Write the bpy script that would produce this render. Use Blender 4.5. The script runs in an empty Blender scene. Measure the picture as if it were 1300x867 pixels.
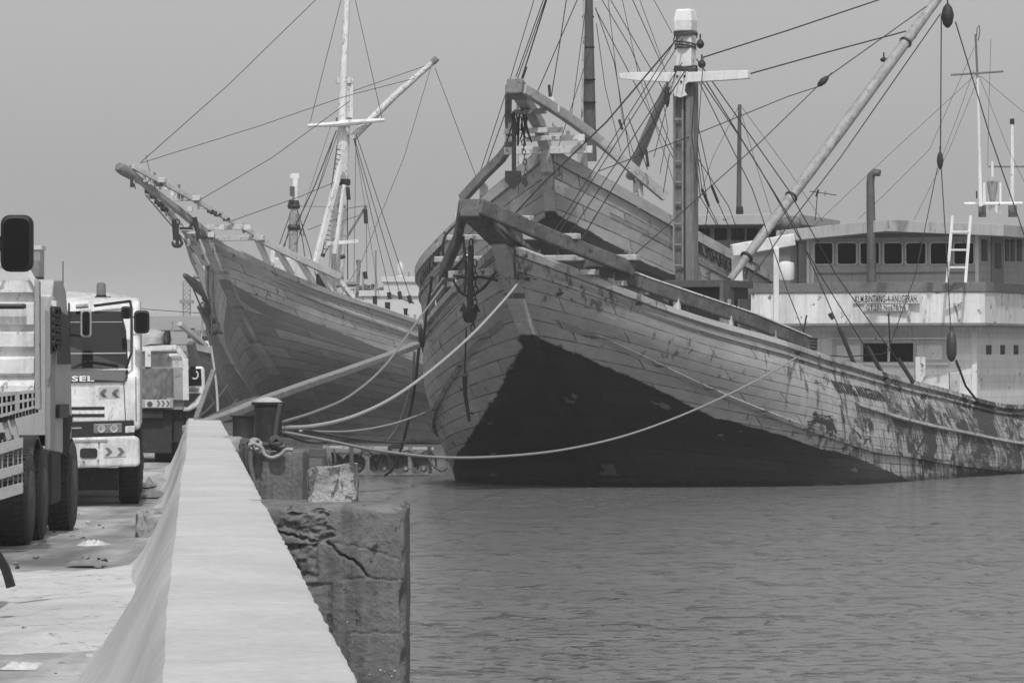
import bpy, math, random
from math import sin, cos, pi, radians as R
from mathutils import Vector, Matrix, noise
random.seed(7)
SC = bpy.context.scene
COL = SC.collection
# ------------------------------------------------------------------ camera, sky, sun, exposure
F, EYE, HY = 5800.0, 2.6, 470.0          # focal length and horizon row of the 1300 px wide photograph
cam = bpy.data.objects.new('camera', bpy.data.cameras.new('camera'))
COL.objects.link(cam)
cam.location = (0, 0, EYE)
cam.rotation_euler = (pi/2, 0, 0)
cam.data.sensor_width = 36
cam.data.lens = 36*F/1300
cam.data.shift_y = (HY-433.5)/1300
cam.data.clip_start = .5
cam.data.clip_end = 9000
SC.camera = cam
SUN_DIR = Vector((.02, -.55, .83)).normalized()
elev = math.asin(SUN_DIR.z)
azim = math.atan2(SUN_DIR.x, SUN_DIR.y)
world = bpy.data.worlds.new('World')
SC.world = world
world.use_nodes = True
wn = world.node_tree
bg = wn.nodes['Background']
sky = wn.nodes.new('ShaderNodeTexSky')
sky.sky_type = 'NISHITA'
sky.sun_disc = False
sky.sun_elevation = elev
sky.sun_rotation = azim
sky.air_density = 1.0
sky.dust_density = 3.2
sky.ozone_density = 1.0
bw = wn.nodes.new('ShaderNodeRGBToBW')       # a black and white photograph
wn.links.new(sky.outputs[0], bw.inputs[0])
wn.links.new(bw.outputs[0], bg.inputs[0])
bg.inputs[1].default_value = 0.138
sun = bpy.data.objects.new('sun', bpy.data.lights.new('sun', 'SUN'))
COL.objects.link(sun)
sun.data.energy = 2.4
sun.data.angle = R(1.2)
sun.rotation_euler = SUN_DIR.to_track_quat('Z', 'Y').to_euler()
SC.view_settings.view_transform = 'Standard'
SC.view_settings.look = 'None'
SC.view_settings.exposure = 0.0
SC.view_settings.gamma = 1
SC.cycles.max_bounces = 6
SC.cycles.volume_bounces = 1
SC.cycles.transparent_max_bounces = 8

# ------------------------------------------------------------------ tags and mesh builder
def tag(o, label=None, cat=None, group=None, kind=None):
    if label: o['label'] = label
    if cat: o['category'] = cat
    if group: o['group'] = group
    if kind: o['kind'] = kind
    return o
def empty(name, loc=(0, 0, 0), rz=0, **k):
    o = bpy.data.objects.new(name, None)
    o.empty_display_size = .3
    COL.objects.link(o)
    o.location = loc
    o.rotation_euler = (0, 0, rz)
    return tag(o, **k)
def rootof(o):
    while o.parent: o = o.parent
    return o
class MB:
    def __init__(s): s.v = []; s.f = []; s.uv = None
    def add(s, vs, fs):
        n = len(s.v)
        s.v += [tuple(v) for v in vs]
        s.f += [tuple(i+n for i in f) for f in fs]
        return s
    def box(s, x0, x1, y0, y1, z0, z1):
        return s.add([(x, y, z) for x in (x0, x1) for y in (y0, y1) for z in (z0, z1)],
                     [(0, 1, 3, 2), (4, 6, 7, 5), (0, 4, 5, 1), (2, 3, 7, 6), (0, 2, 6, 4), (1, 5, 7, 3)])
    def beam(s, a, b, w, h, up=(0, 0, 1), w2=None, h2=None):
        a, b = Vector(a), Vector(b)
        d = (b-a).normalized()
        side = d.cross(Vector(up))
        if side.length < 1e-3: side = d.cross(Vector((1, 0, 0)))
        side.normalize()
        u = side.cross(d)
        w2 = w if w2 is None else w2; h2 = h if h2 is None else h2
        vs = []
        for p, ww, hh in ((a, w, h), (b, w2, h2)):
            vs += [p+side*ww/2*i+u*hh/2*j for i, j in ((-1, -1), (1, -1), (1, 1), (-1, 1))]
        return s.add(vs, [(0, 3, 2, 1), (4, 5, 6, 7), (0, 1, 5, 4), (1, 2, 6, 5), (2, 3, 7, 6), (3, 0, 4, 7)])
    def sweep(s, pts, w, h, up=(0, 0, 1)):
        pts = [Vector(p) for p in pts]
        vs = []; n = len(pts)
        for i, p in enumerate(pts):
            d = (pts[min(i+1, n-1)]-pts[max(i-1, 0)]).normalized()
            side = d.cross(Vector(up)).normalized()
            u = side.cross(d)
            ww = w[i] if isinstance(w, (list, tuple)) else w
            hh = h[i] if isinstance(h, (list, tuple)) else h
            vs += [p+side*ww/2*a+u*hh/2*b for a, b in ((-1, -1), (1, -1), (1, 1), (-1, 1))]
        fs = [(0, 3, 2, 1), tuple(4*(n-1)+k for k in (0, 1, 2, 3))]
        for i in range(n-1):
            for k in range(4):
                fs.append((4*i+k, 4*i+(k+1) % 4, 4*i+4+(k+1) % 4, 4*i+4+k))
        return s.add(vs, fs)
    def tube(s, pts, r, n=8, cap=True):
        pts = [Vector(p) for p in pts]
        m = len(pts); vs = []
        ref = None
        for i, p in enumerate(pts):
            d = (pts[min(i+1, m-1)]-pts[max(i-1, 0)]).normalized()
            if ref is None: ref = Vector((0, 0, 1)) if abs(d.z) < .9 else Vector((1, 0, 0))
            a = d.cross(ref).normalized(); b = a.cross(d)
            ref = b if abs(d.dot(ref)) > .97 else ref
            rr = r[i] if isinstance(r, (list, tuple)) else r
            vs += [p+(a*cos(2*pi*k/n)+b*sin(2*pi*k/n))*rr for k in range(n)]
        fs = []
        for i in range(m-1):
            for k in range(n):
                fs.append((i*n+k, i*n+(k+1) % n, (i+1)*n+(k+1) % n, (i+1)*n+k))
        if cap: fs += [tuple(range(n-1, -1, -1)), tuple(range((m-1)*n, m*n))]
        return s.add(vs, fs)
    def lathe(s, c, prof, axis=(0, 0, 1), n=24):
        """prof: (radius, distance along the axis)"""
        c = Vector(c); ax = Vector(axis).normalized()
        a = ax.cross(Vector((0, 0, 1)) if abs(ax.z) < .9 else Vector((1, 0, 0))).normalized(); b = ax.cross(a)
        vs = []
        for r, h in prof:
            vs += [c+ax*h+(a*cos(2*pi*k/n)+b*sin(2*pi*k/n))*r for k in range(n)]
        fs = [(i*n+k, i*n+(k+1) % n, (i+1)*n+(k+1) % n, (i+1)*n+k) for i in range(len(prof)-1) for k in range(n)]
        fs += [tuple(range(n-1, -1, -1)), tuple(range((len(prof)-1)*n, len(prof)*n))]
        return s.add(vs, fs)
    def prism(s, poly, vec):
        n = len(poly); vec = Vector(vec)
        vs = [Vector(p) for p in poly]
        return s.add(vs+[p+vec for p in vs], [tuple(range(n-1, -1, -1)), tuple(range(n, 2*n))]+[(i, (i+1) % n, n+(i+1) % n, n+i) for i in range(n)])
    def grid(s, fn, nu, nv):
        vs = [fn(i/(nu-1), j/(nv-1)) for i in range(nu) for j in range(nv)]
        return s.add(vs, [(i*nv+j, (i+1)*nv+j, (i+1)*nv+j+1, i*nv+j+1) for i in range(nu-1) for j in range(nv-1)])
    def build(s, name, mat, parent=None, smooth=False, bevel=0, local=False, label=None, top=None, seg=2):
        vs = s.v
        if parent is not None and not local:
            mi = rootof(parent).matrix_basis.inverted()
            vs = [mi @ Vector(v) for v in vs]
        me = bpy.data.meshes.new(name)
        o = bpy.data.objects.new(name, me)
        if parent is None:
            c = [(min(v[i] for v in vs)+max(v[i] for v in vs))/2 for i in (0, 1)]+[min(v[2] for v in vs)]
            vs = [(v[0]-c[0], v[1]-c[1], v[2]-c[2]) for v in vs]
            o.location = c
        me.from_pydata([tuple(v) for v in vs], [], s.f)
        if s.uv:
            l = me.uv_layers.new(name='UVMap')
            for lp in me.loops: l.data[lp.index].uv = s.uv[lp.vertex_index]
        me.update()
        if smooth:
            me.shade_smooth() if hasattr(me, 'shade_smooth') else None
            if smooth != 'all':
                try: me.set_sharp_from_angle(angle=R(40))
                except Exception: pass
        me.materials.append(mat)
        COL.objects.link(o)
        if parent is not None: o.parent = parent
        if bevel:
            b = o.modifiers.new('bevel', 'BEVEL'); b.width = bevel; b.segments = seg; b.limit_method = 'ANGLE'
        if label: o['label'] = label
        if top: tag(o, *top)
        return o
def P(px, py, d):
    """point at image column/row (1300 px photograph) and distance d"""
    return Vector(((px-650)*d/F, d, EYE+(HY-py)*d/F))
def PP(pts, d0, d1=None):
    d1 = d0 if d1 is None else d1
    L = [0]
    for a, b in zip(pts, pts[1:]): L.append(L[-1]+math.hypot(b[0]-a[0], b[1]-a[1]))
    return [P(x, y, d0+(d1-d0)*l/max(L[-1], 1e-6)) for (x, y), l in zip(pts, L)]
def smoothpts(pts, k=6):
    out = []; n = len(pts)
    for i in range(n-1):
        p0, p1, p2, p3 = pts[max(i-1, 0)], pts[i], pts[i+1], pts[min(i+2, n-1)]
        for j in range(k):
            t = j/k
            out.append(.5*((2*p1)+(p2-p0)*t+(2*p0-5*p1+4*p2-p3)*t*t+(3*p1-p0-3*p2+p3)*t**3))
    out.append(pts[-1]); return out

# ------------------------------------------------------------------ materials (all greys: the photograph is black and white)
class N:
    def __init__(s, name):
        s.m = bpy.data.materials.new(name); s.m.use_nodes = True
        s.t = s.m.node_tree; s.b = s.t.nodes['Principled BSDF']
    def n(s, typ, ins=None, **props):
        nd = s.t.nodes.new('ShaderNode'+typ)
        for k, v in props.items(): setattr(nd, k, v)
        for k, v in (ins or {}).items(): s.set(nd.inputs[k], v)
        return nd
    def set(s, sock, v):
        if isinstance(v, bpy.types.NodeSocket): s.t.links.new(v, sock)
        elif isinstance(v, (int, float)) and sock.type in ('RGBA',): sock.default_value = (v, v, v, 1)
        else: sock.default_value = v
    def math(s, op, a, b=0., c=0., clamp=False):
        nd = s.n('Math', {0: a, 1: b, 2: c}, operation=op); nd.use_clamp = clamp
        return nd.outputs[0]
    def step(s, x, lo, hi, a=0., b=1.):
        nd = s.n('MapRange', {0: x, 1: lo, 2: hi, 3: a, 4: b}); return nd.outputs[0]
    def noise(s, vec, scale, detail=4, rough=.6, dist=0.):
        return s.n('TexNoise', {'Vector': vec, 'Scale': scale, 'Detail': detail, 'Roughness': rough, 'Distortion': dist}).outputs[0]
    def mapping(s, vec, scale=(1, 1, 1), loc=(0, 0, 0)):
        return s.n('Mapping', {'Vector': vec, 'Scale': scale, 'Location': loc}).outputs[0]
    def mix(s, f, a, b):
        return s.n('Mix', {0: f, 2: a, 3: b}, data_type='FLOAT').outputs[0]
    def bump(s, h, strength=.3, dist=.02, normal=None):
        d = {'Height': h, 'Strength': strength, 'Distance': dist}
        if normal: d['Normal'] = normal
        return s.n('Bump', d).outputs[0]
_mats = {}
def M(name, v, rough=.7, var=.25, scale=2., chips=0., cv=.25, bump=.3, bd=.01, metal=0., planks=None, streak=0., spec=.5, joints=0.):
    """grey surface with blotches, grain, chipped spots, vertical stains and plank seams"""
    if name in _mats: return _mats[name]
    g = N(name)
    obj = g.n('TexCoord').outputs['Object']
    a = g.noise(obj, scale, 5, .62)
    b = g.noise(obj, scale*9, 4, .6)
    t = g.math('ADD', g.step(a, .3, .7, -1, 1), g.math('MULTIPLY', g.step(b, .3, .7, -1, 1), .5))
    c = g.math('MULTIPLY', g.math('MULTIPLY_ADD', t, var*.6, 1.), v)
    h = g.math('ADD', g.math('MULTIPLY', b, .6), a)
    if streak:
        st = g.noise(g.mapping(obj, (6, 6, .5)), 1.3, 4, .7)
        c = g.math('MULTIPLY', c, g.step(st, .48, .72, 1., 1-streak))
    if planks:
        ax, sp = planks[:2]; sc_ = planks[2] if len(planks) > 2 else .45
        xyz = g.n('SeparateXYZ', {0: obj}).outputs[ax]
        k = g.math('DIVIDE', xyz, sp)
        fr = g.math('FRACT', k)
        seam = g.math('MULTIPLY', g.step(fr, 0, .05, 1, 0), 1.)
        cell = g.n('TexWhiteNoise', {'W': g.math('FLOOR', k)}, noise_dimensions='1D').outputs[0]
        c = g.math('MULTIPLY', c, g.step(cell, 0, 1, .88, 1.08))
        c = g.math('MULTIPLY', c, g.step(seam, 0, 1, 1, sc_))
        h = g.math('SUBTRACT', h, g.math('MULTIPLY', seam, 1.5))
    if chips:
        ch = g.noise(g.mapping(obj, (1, 1, .6)), scale*3.1, 6, .7, .6)
        k = g.step(ch, .655-chips*.3, .69-chips*.3, 0, 1)
        c = g.mix(k, c, v*cv)
        h = g.math('SUBTRACT', h, g.math('MULTIPLY', k, .5))
    g.set(g.b.inputs['Base Color'], c)
    g.b.inputs['Roughness'].default_value = rough
    g.b.inputs['Metallic'].default_value = metal
    g.b.inputs['Specular IOR Level'].default_value = spec
    if bump: g.set(g.b.inputs['Normal'], g.bump(h, bump, bd))
    _mats[name] = g.m
    return g.m
def hull_material(name, top, low, wear=.5, low2=None, plank=.42, stripe=None):
    """planked hull: UV.x metres along, UV.y metres up the side; 'paint' is the height above the painted boundary"""
    g = N(name)
    uv = g.n('UVMap').outputs[0]
    obj = g.n('TexCoord').outputs['Object']
    pa = g.n('Attribute', attribute_name='paint').outputs['Fac']
    wr = g.n('Attribute', attribute_name='wear').outputs['Fac']
    br = g.n('TexBrick', {'Vector': uv, 'Color1': .0, 'Color2': 1., 'Mortar': .5, 'Scale': 1., 'Mortar Size': .02, 'Mortar Smooth': .3, 'Brick Width': 3.7, 'Row Height': plank, 'Bias': 0.}, offset=.37)
    seam = br.outputs['Fac']
    cell = g.n('SeparateColor', {0: br.outputs['Color']}).outputs[0]
    gr = g.noise(g.mapping(uv, (1.2, 22, 1)), 2.2, 5, .65)
    bl = g.noise(obj, .45, 4, .6)
    bl2 = g.noise(obj, 2.6, 5, .65)
    c = g.math('MULTIPLY', g.step(cell, 0, 1, .86, 1.12), top)
    c = g.math('MULTIPLY', c, g.step(gr, .3, .7, .8, 1.16))
    c = g.math('MULTIPLY', c, g.step(bl, .3, .7, .86, 1.12))
    c = g.math('MULTIPLY', c, g.step(bl2, .3, .7, .86, 1.12))
    # vertical stains that start at the seams and butts
    clus = g.step(g.noise(g.mapping(obj, (.5, .5, .7), (3, 1, 0)), .9, 3, .5), .4, .62, .06, -.06)
    st = g.math('SUBTRACT', g.noise(g.mapping(obj, (3.2, 3.2, .55)), 1.6, 4, .68), clus)
    lim = g.math('MULTIPLY_ADD', wr, -.135*wear, .605)
    k = g.n('MapRange', {0: st, 1: lim, 2: g.math('ADD', lim, .07), 3: 0., 4: .8}).outputs[0]
    c = g.mix(k, c, top*.22)
    # dark short gashes and flaked paint
    fl = g.math('SUBTRACT', g.noise(g.mapping(obj, (1.0, 1.0, 1.5), (7, 3, 0)), 1.25, 8, .74, .7), clus)
    lim2 = g.math('MULTIPLY_ADD', wr, -.12*wear, .645)
    k2 = g.n('MapRange', {0: fl, 1: lim2, 2: g.math('ADD', lim2, .03), 3: 0., 4: 1.}).outputs[0]
    c = g.mix(k2, c, top*.13)
    # pale scuffs
    pf = g.noise(g.mapping(uv, (.7, 6, 1), (2, 9, 0)), 1.7, 6, .7, .4)
    c = g.mix(g.step(pf, .635, .67, 0, .5), c, top*1.9)
    # seams, broken up
    sn = g.noise(uv, 3.5, 3, .6)
    sk = g.math('MULTIPLY', seam, g.step(sn, .38, .6, .3, .95))
    c = g.mix(sk, c, top*.22)
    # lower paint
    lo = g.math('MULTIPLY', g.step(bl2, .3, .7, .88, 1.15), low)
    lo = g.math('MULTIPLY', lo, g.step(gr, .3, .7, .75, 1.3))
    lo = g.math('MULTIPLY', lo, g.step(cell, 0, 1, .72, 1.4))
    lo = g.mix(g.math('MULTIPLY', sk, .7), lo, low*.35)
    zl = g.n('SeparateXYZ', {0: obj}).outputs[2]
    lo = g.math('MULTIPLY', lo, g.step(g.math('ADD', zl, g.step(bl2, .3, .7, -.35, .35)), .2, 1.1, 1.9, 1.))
    if low2 is not None:      # lower side that darkens down towards the bottom coat
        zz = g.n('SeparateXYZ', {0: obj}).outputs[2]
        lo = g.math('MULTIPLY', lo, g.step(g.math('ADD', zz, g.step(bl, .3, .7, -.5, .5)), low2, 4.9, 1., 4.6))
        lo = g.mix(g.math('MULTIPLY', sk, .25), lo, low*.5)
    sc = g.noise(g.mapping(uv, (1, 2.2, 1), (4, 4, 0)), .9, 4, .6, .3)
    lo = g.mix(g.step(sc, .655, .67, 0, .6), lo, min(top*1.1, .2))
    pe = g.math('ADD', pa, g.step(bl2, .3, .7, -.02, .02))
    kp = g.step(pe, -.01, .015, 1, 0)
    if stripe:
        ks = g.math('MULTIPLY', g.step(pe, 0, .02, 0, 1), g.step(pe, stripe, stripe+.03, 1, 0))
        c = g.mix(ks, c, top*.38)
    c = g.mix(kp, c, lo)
    # wet weed line at the water
    z = g.n('SeparateXYZ', {0: obj}).outputs[2]
    c = g.mix(g.step(g.math('ADD', z, g.step(bl2, .3, .7, -.06, .06)), .08, .16, .75, 0), c, .012)
    g.set(g.b.inputs['Base Color'], c)
    g.b.inputs['Roughness'].default_value = .72
    g.b.inputs['Specular IOR Level'].default_value = .3
    h = g.math('ADD', g.math('MULTIPLY', gr, .35), g.math('MULTIPLY', g.math('SUBTRACT', 1., seam), .8))
    h = g.math('SUBTRACT', h, g.math('MULTIPLY', k2, .5))
    h = g.math('ADD', h, g.math('MULTIPLY', cell, .5))
    g.set(g.b.inputs['Normal'], g.bump(h, .7, .03))
    return g.m
white_paint = M('white_paint', .74, .6, .18, 1.6, chips=.12, cv=.25, bump=.2, streak=.18)
white_planks = M('white_planks', .74, .6, .14, 1.2, chips=.08, cv=.4, planks=(2, .19, .65), streak=.2)
white_boards = M('white_boards', .76, .6, .14, 1.2, chips=.2, cv=.25, planks=(1, .33, .8), streak=.22)
grey_paint = M('grey_paint', .20, .6, .2, 1.5, chips=.15, cv=.5, streak=.2)
grey_planks = M('grey_planks', .46, .65, .18, 1.2, chips=.12, cv=.5, planks=(2, .19), streak=.2)
old_wood = M('old_wood', .19, .8, .45, 2.6, chips=.22, cv=.3, bump=.6, bd=.02)
pale_wood = M('pale_wood', .42, .75, .35, 2.2, chips=.3, cv=.3, bump=.5)
dark_wood = M('dark_wood', .075, .8, .4, 2.5, chips=.1, bump=.5)
chalk_wood = M('chalk_wood', .6, .7, .2, 3., chips=.25, cv=.2, bump=.3)
rope_pale = M('rope_pale', .34, .9, .3, 14, bump=.8, bd=.01)
rope_dark = M('rope_dark', .07, .9, .3, 14, bump=.6)
wire = M('wire', .02, .6, .2, 5, bump=0)
iron = M('iron', .03, .6, .4, 6, chips=.2, cv=1.9, bump=.5, metal=.3)
rusty = M('rusty', .13, .8, .45, 3, chips=.25, cv=.4, bump=.5)
black = M('shade_black', .012, .6, .1, 3, bump=0)
glass = M('dark_glass', .008, .35, .1, 3, bump=0, spec=.08)
tarp = M('tarpaulin', .14, .7, .25, 4, bump=.5, bd=.03)
pale_tarp = M('pale_tarpaulin', .5, .7, .3, 5, bump=.6, bd=.03)
text_dark = M('painted_letters', .02, .7, .2, 4, bump=0)
# ------------------------------------------------------------------ water
def water_mat():
    g = N('harbour_water')
    obj = g.n('TexCoord').outputs['Object']
    big = g.noise(g.mapping(obj, (.5, .3, 1)), 1.0, 3, .5, .3)
    mid = g.noise(g.mapping(obj, (1, .8, 1)), 4.2, 4, .6, .5)
    fine = g.noise(g.mapping(obj, (1, .9, 1)), 12, 3, .5, .4)
    patch = g.noise(g.mapping(obj, (1, .5, 1)), .12, 4, .6)
    sharp = g.math('POWER', g.step(mid, .55, .80, 0, 1), 1.2)
    mid2 = g.noise(g.mapping(obj, (.9, .55, 1), (5, 5, 0)), 1.7, 3, .55, .6)
    sharp2 = g.math('POWER', g.step(mid2, .58, .80, 0, 1), 1.1)
    sharp = g.math('ADD', sharp, g.math('MULTIPLY', sharp2, 1.8))
    h = g.math('ADD', g.math('MULTIPLY', big, .5), g.math('ADD', g.math('MULTIPLY', sharp, 1.5), g.math('MULTIPLY', fine, .12)))
    h = g.math('MULTIPLY', h, g.step(patch, .35, .65, .55, 1.3))
    g.set(g.b.inputs['Normal'], g.bump(h, 1., .19))
    g.set(g.b.inputs['Base Color'], .17)
    g.b.inputs['Roughness'].default_value = .15
    g.b.inputs['IOR'].default_value = 1.33
    return g.m
MB().add([(-2600, -300, 0), (2600, -300, 0), (2600, 5200, 0), (-2600, 5200, 0)], [(0, 1, 2, 3)]).build('water', water_mat(), top=('grey rippled harbour water beside the quay', None, None, 'structure'))

# ------------------------------------------------------------------ quay: road sheet, wall, blocks, bollards
ROAD = .77
def wx(d): return .5-.0695*d          # seaward edge of the wall
def road_mat():
    g = N('quay_road')
    obj = g.n('TexCoord').outputs['Object']
    a = g.noise(g.mapping(obj, (1, .35, 1)), .55, 5, .6, .3)
    b = g.noise(obj, 2.4, 6, .68)
    c = g.noise(obj, 22, 4, .7)
    v = g.step(a, .40, .60, .15, .42)
    v = g.math('MULTIPLY', v, g.step(b, .3, .7, .82, 1.15))
    v = g.math('MULTIPLY', v, g.step(c, .3, .7, .88, 1.1))
    spots = g.noise(obj, 6, 5, .75)
    v = g.mix(g.step(spots, .60, .68, 0, .6), v, .09)
    tr = g.noise(g.mapping(obj, (2.2, .12, 1)), 1.2, 4, .6)
    v = g.math('MULTIPLY', v, g.step(tr, .4, .62, 1.1, .78))
    g.set(g.b.inputs['Base Color'], v)
    g.b.inputs['Roughness'].default_value = .9
    h = g.math('ADD', g.math('MULTIPLY', b, 1.), g.math('MULTIPLY', c, .35))
    g.set(g.b.inputs['Normal'], g.bump(h, .8, .04))
    return g.m
road_m = road_mat()
def rz(x, y):
    n = noise.noise(Vector((x*.5, y*.22, 3)))*.05+noise.noise(Vector((x*1.7, y*.9, 9)))*.02
    return n*min(1, max(0, (y-14)/10))
mb = MB()
ys = [-20+i*.35 for i in range(0, 340)]+[99+i*9 for i in range(1, 40)]
xs = [-60, -40, -25, -16, -11, -9]+[-8.5+i*.3 for i in range(0, 40)]
vs = []
for y in ys:
    e = wx(y)-.25
    for k, x in enumerate(xs):
        xx = min(x, e) if k < len(xs)-1 else e
        vs.append((xx, y, ROAD+rz(xx, y)))
nx = len(xs)
mb.add(vs, [(i*nx+j, i*nx+j+1, (i+1)*nx+j+1, (i+1)*nx+j) for i in range(len(ys)-1) for j in range(nx-1) if vs[i*nx+j] != vs[i*nx+j+1]])
mb.build('road', road_m, smooth='all', top=('dusty pale quay road beside the concrete wall', None, None, 'structure'))
apron_m = M('spilled_cement', .50, .9, .26, 1.6, bump=.7, bd=.04, chips=.16, cv=.5)
def apron(u, v):
    d = 29.5+12.5*v+(1-u)*.3; e = wx(d)-.55
    d += 1.3*noise.noise(Vector((u*2.3, 3, 1)))*(1-v)+.9*noise.noise(Vector((u*4, v, 9)))*(abs(v-.5)*2)+.25*noise.noise(Vector((u*14, 1, 9)))*(abs(v-.5)*2)
    x0_ = e-2.9-.5*noise.noise(Vector((d*.5, 2, 2)))
    x = x0_+(e-x0_)*u
    edge = min(1, min(u*6+.0, v*7, (1-v)*5))
    return Vector((x, d, ROAD-.06+.11*max(0, edge)**.5*(1+.5*noise.noise(Vector((x*1.4, d*.6, 4))))+.10*u**3+.012*noise.noise(Vector((x*6, d*3, 1)))))
MB().grid(apron, 60, 60).build('cement_spill', apron_m, smooth='all', top=('pale spilled cement spread on the road at the wall foot', None, None, 'structure'))
conc = M('old_concrete', .155, .85, .5, 2.2, chips=.12, cv=.45, bump=.9, bd=.03, streak=.45)
def wall_mat():
    g = N('wall_concrete')
    obj = g.n('TexCoord').outputs['Object']
    a = g.noise(g.mapping(obj, (1, .6, 1)), .9, 5, .6)
    b = g.noise(g.mapping(obj, (.9, 1.5, 1)), 2.0, 5, .65)
    c = g.noise(obj, 30, 4, .7)
    s = g.noise(g.mapping(obj, (1, 1.6, 1)), 4.5, 8, .8, .5)
    s2 = g.noise(g.mapping(obj, (1.6, 1, 1)), .7, 5, .6, .6)
    pit = g.n('TexVoronoi', {'Vector': obj, 'Scale': 9.}).outputs[0]
    v = g.math('MULTIPLY', g.step(a, .3, .7, .92, 1.05), .52)
    v = g.math('MULTIPLY', v, g.step(b, .3, .7, .95, 1.04))
    v = g.math('MULTIPLY', v, g.step(c, .25, .75, .93, 1.05))
    v = g.mix(g.step(s, .61, .68, 0, .5), v, .22)
    v = g.math('MULTIPLY', v, g.step(s2, .35, .6, .90, 1.03))
    v = g.math('MULTIPLY', v, g.step(g.noise(obj, 14, 6, .8), .35, .65, .86, 1.08))
    v = g.mix(g.step(pit, .03, .07, .55, 0), v, .15)
    # seaward side below the top is coloured darker
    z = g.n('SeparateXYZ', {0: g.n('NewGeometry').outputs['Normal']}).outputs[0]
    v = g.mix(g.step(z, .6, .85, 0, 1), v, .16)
    g.set(g.b.inputs['Base Color'], v)
    g.b.inputs['Roughness'].default_value = .9
    h = g.math('ADD', g.math('MULTIPLY', g.noise(obj, 70, 3, .7), .25), g.math('ADD', g.math('MULTIPLY', c, .35), g.math('MULTIPLY', g.step(pit, .0, .08, 0, 1), .6)))
    g.set(g.b.inputs['Normal'], g.bump(h, .6, .008))
    return g.m
def wall_section(y):
    n = lambda k, s, a: noise.noise(Vector((k*7.3, y*s, k)))*a
    e = wx(y)
    top = 1.67+n(1, .15, .012)
    w = .62+n(2, .09, .03)
    foot = .34+n(3, .08, .05)+.20*math.exp(-((y-25)/8)**2)+.10*math.exp(-((y-40)/3)**2)
    bev = .12
    sag = n(5, .2, .02)+n(16, 2.3, .008)
    return [(e-w-foot-.25, y, ROAD-.1), (e-w-foot, y, ROAD+.03), (e-w-foot*.58+sag, y, ROAD+.34+n(7, .2, .02)),
            (e-w-foot*.2+sag*.5, y, ROAD+.70), (e-w-.03, y, top-.06+n(4, .3, .01)), (e-w+.015+n(12, .25, .01)+n(15, 3.1, .004), y, top), (e-w*.5, y, top+.006), (e-.03+n(9, 1.9, .008), y, top-.002),
            (e-.004+n(10, 2.9, .01), y, top-.02+n(14, 3.7, .008)), (e+n(11, 1.5, .012), y, top-.12), (e+.0, y, .6), (e+.02, y, -.6)]
mb = MB(); ys = [5+i*.16 for i in range(520)]
vs = []
for y in ys: vs += wall_section(y)
k = 12
mb.add(vs, [(i*k+j, (i+1)*k+j, (i+1)*k+j+1, i*k+j+1) for i in range(len(ys)-1) for j in range(k-1)]+[tuple(range(k)), tuple((len(ys)-1)*k+j for j in range(k-1, -1, -1))])
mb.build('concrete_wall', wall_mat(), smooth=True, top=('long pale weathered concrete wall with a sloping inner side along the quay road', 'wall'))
# quay edge beyond the end of the wall, low
mb = MB()
for (a, b) in (((-5.9, 88.2), (-9.5, 118)), ((-9.5, 118), (-22, 185)), ((-22, 185), (-26, 400))):
    mb.add([(a[0], a[1], -.6), (b[0], b[1], -.6), (b[0], b[1], 1.0), (a[0], a[1], 1.0), (a[0]-.5, a[1], 1.0), (b[0]-.5, b[1], 1.0), (b[0]-.5, b[1], .6), (a[0]-.5, a[1], .6)],
           [(0, 1, 2, 3), (3, 2, 5, 4), (4, 5, 6, 7)])
mb.build('quay_edge', conc, top=('low concrete quay edge beyond the end of the pale wall', None, None, 'structure'))

def rough_block(name, x0, x1, y0, y1, z0, z1, mat, top, n=22, amp=.012, crack=None, chip=.03, seed=0, build=True):
    """a cast block with worn corners; crack(u, v) on the face towards the camera gives a depth"""
    mb = MB()
    def put(f, nu, nv): mb.grid(f, nu, nv)
    def P3(x, y, z):
        p = Vector((x, y, z))
        q = noise.noise_vector(p*3.1+Vector((seed, 0, 0)))*amp+noise.noise_vector(p*11)*amp*.4
        # worn arrises
        ex = min(x-x0, x1-x); ey = min(y-y0, y1-y); ez = z1-z
        c = Vector(((x0+x1)/2, (y0+y1)/2, (z0+z1)/2))
        m = sorted((ex, ey, ez))
        if m[1] < .06:
            q += (c-p).normalized()*(chip*(1-m[1]/.06)**2*(.5+2.6*max(0, noise.noise(p*6+Vector((seed, 5, 1)))+.1)))
        return p+q
    def face(a, b, c, nu, nv, cr=None):
        def f(u, v):
            x, y, z = (a[i]+(b[i]-a[i])*u+(c[i]-a[i])*v for i in range(3))
            q = P3(x, y, z)
            if cr: q = q+Vector((0, cr(u, v), 0))
            return q
        mb.grid(f, nu, nv)
    H = z1-z0
    face((x0, y0, z0), (x1, y0, z0), (x0, y0, z1), max(8, int((x1-x0)*n)), max(8, int(H*n)), crack)
    face((x1, y0, z0), (x1, y1, z0), (x1, y0, z1), max(5, int((y1-y0)*12)), max(8, int(H*n)))
    face((x0, y0, z1), (x1, y0, z1), (x0, y1, z1), max(8, int((x1-x0)*n)), max(5, int((y1-y0)*12)))
    face((x0, y0, z0), (x0, y1, z0), (x0, y0, z1), 5, max(8, int(H*n)))
    face((x0, y1, z0), (x1, y1, z0), (x0, y1, z1), 8, max(8, int(H*n)))
    return mb.build(name, mat, smooth='all', top=top)
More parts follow.
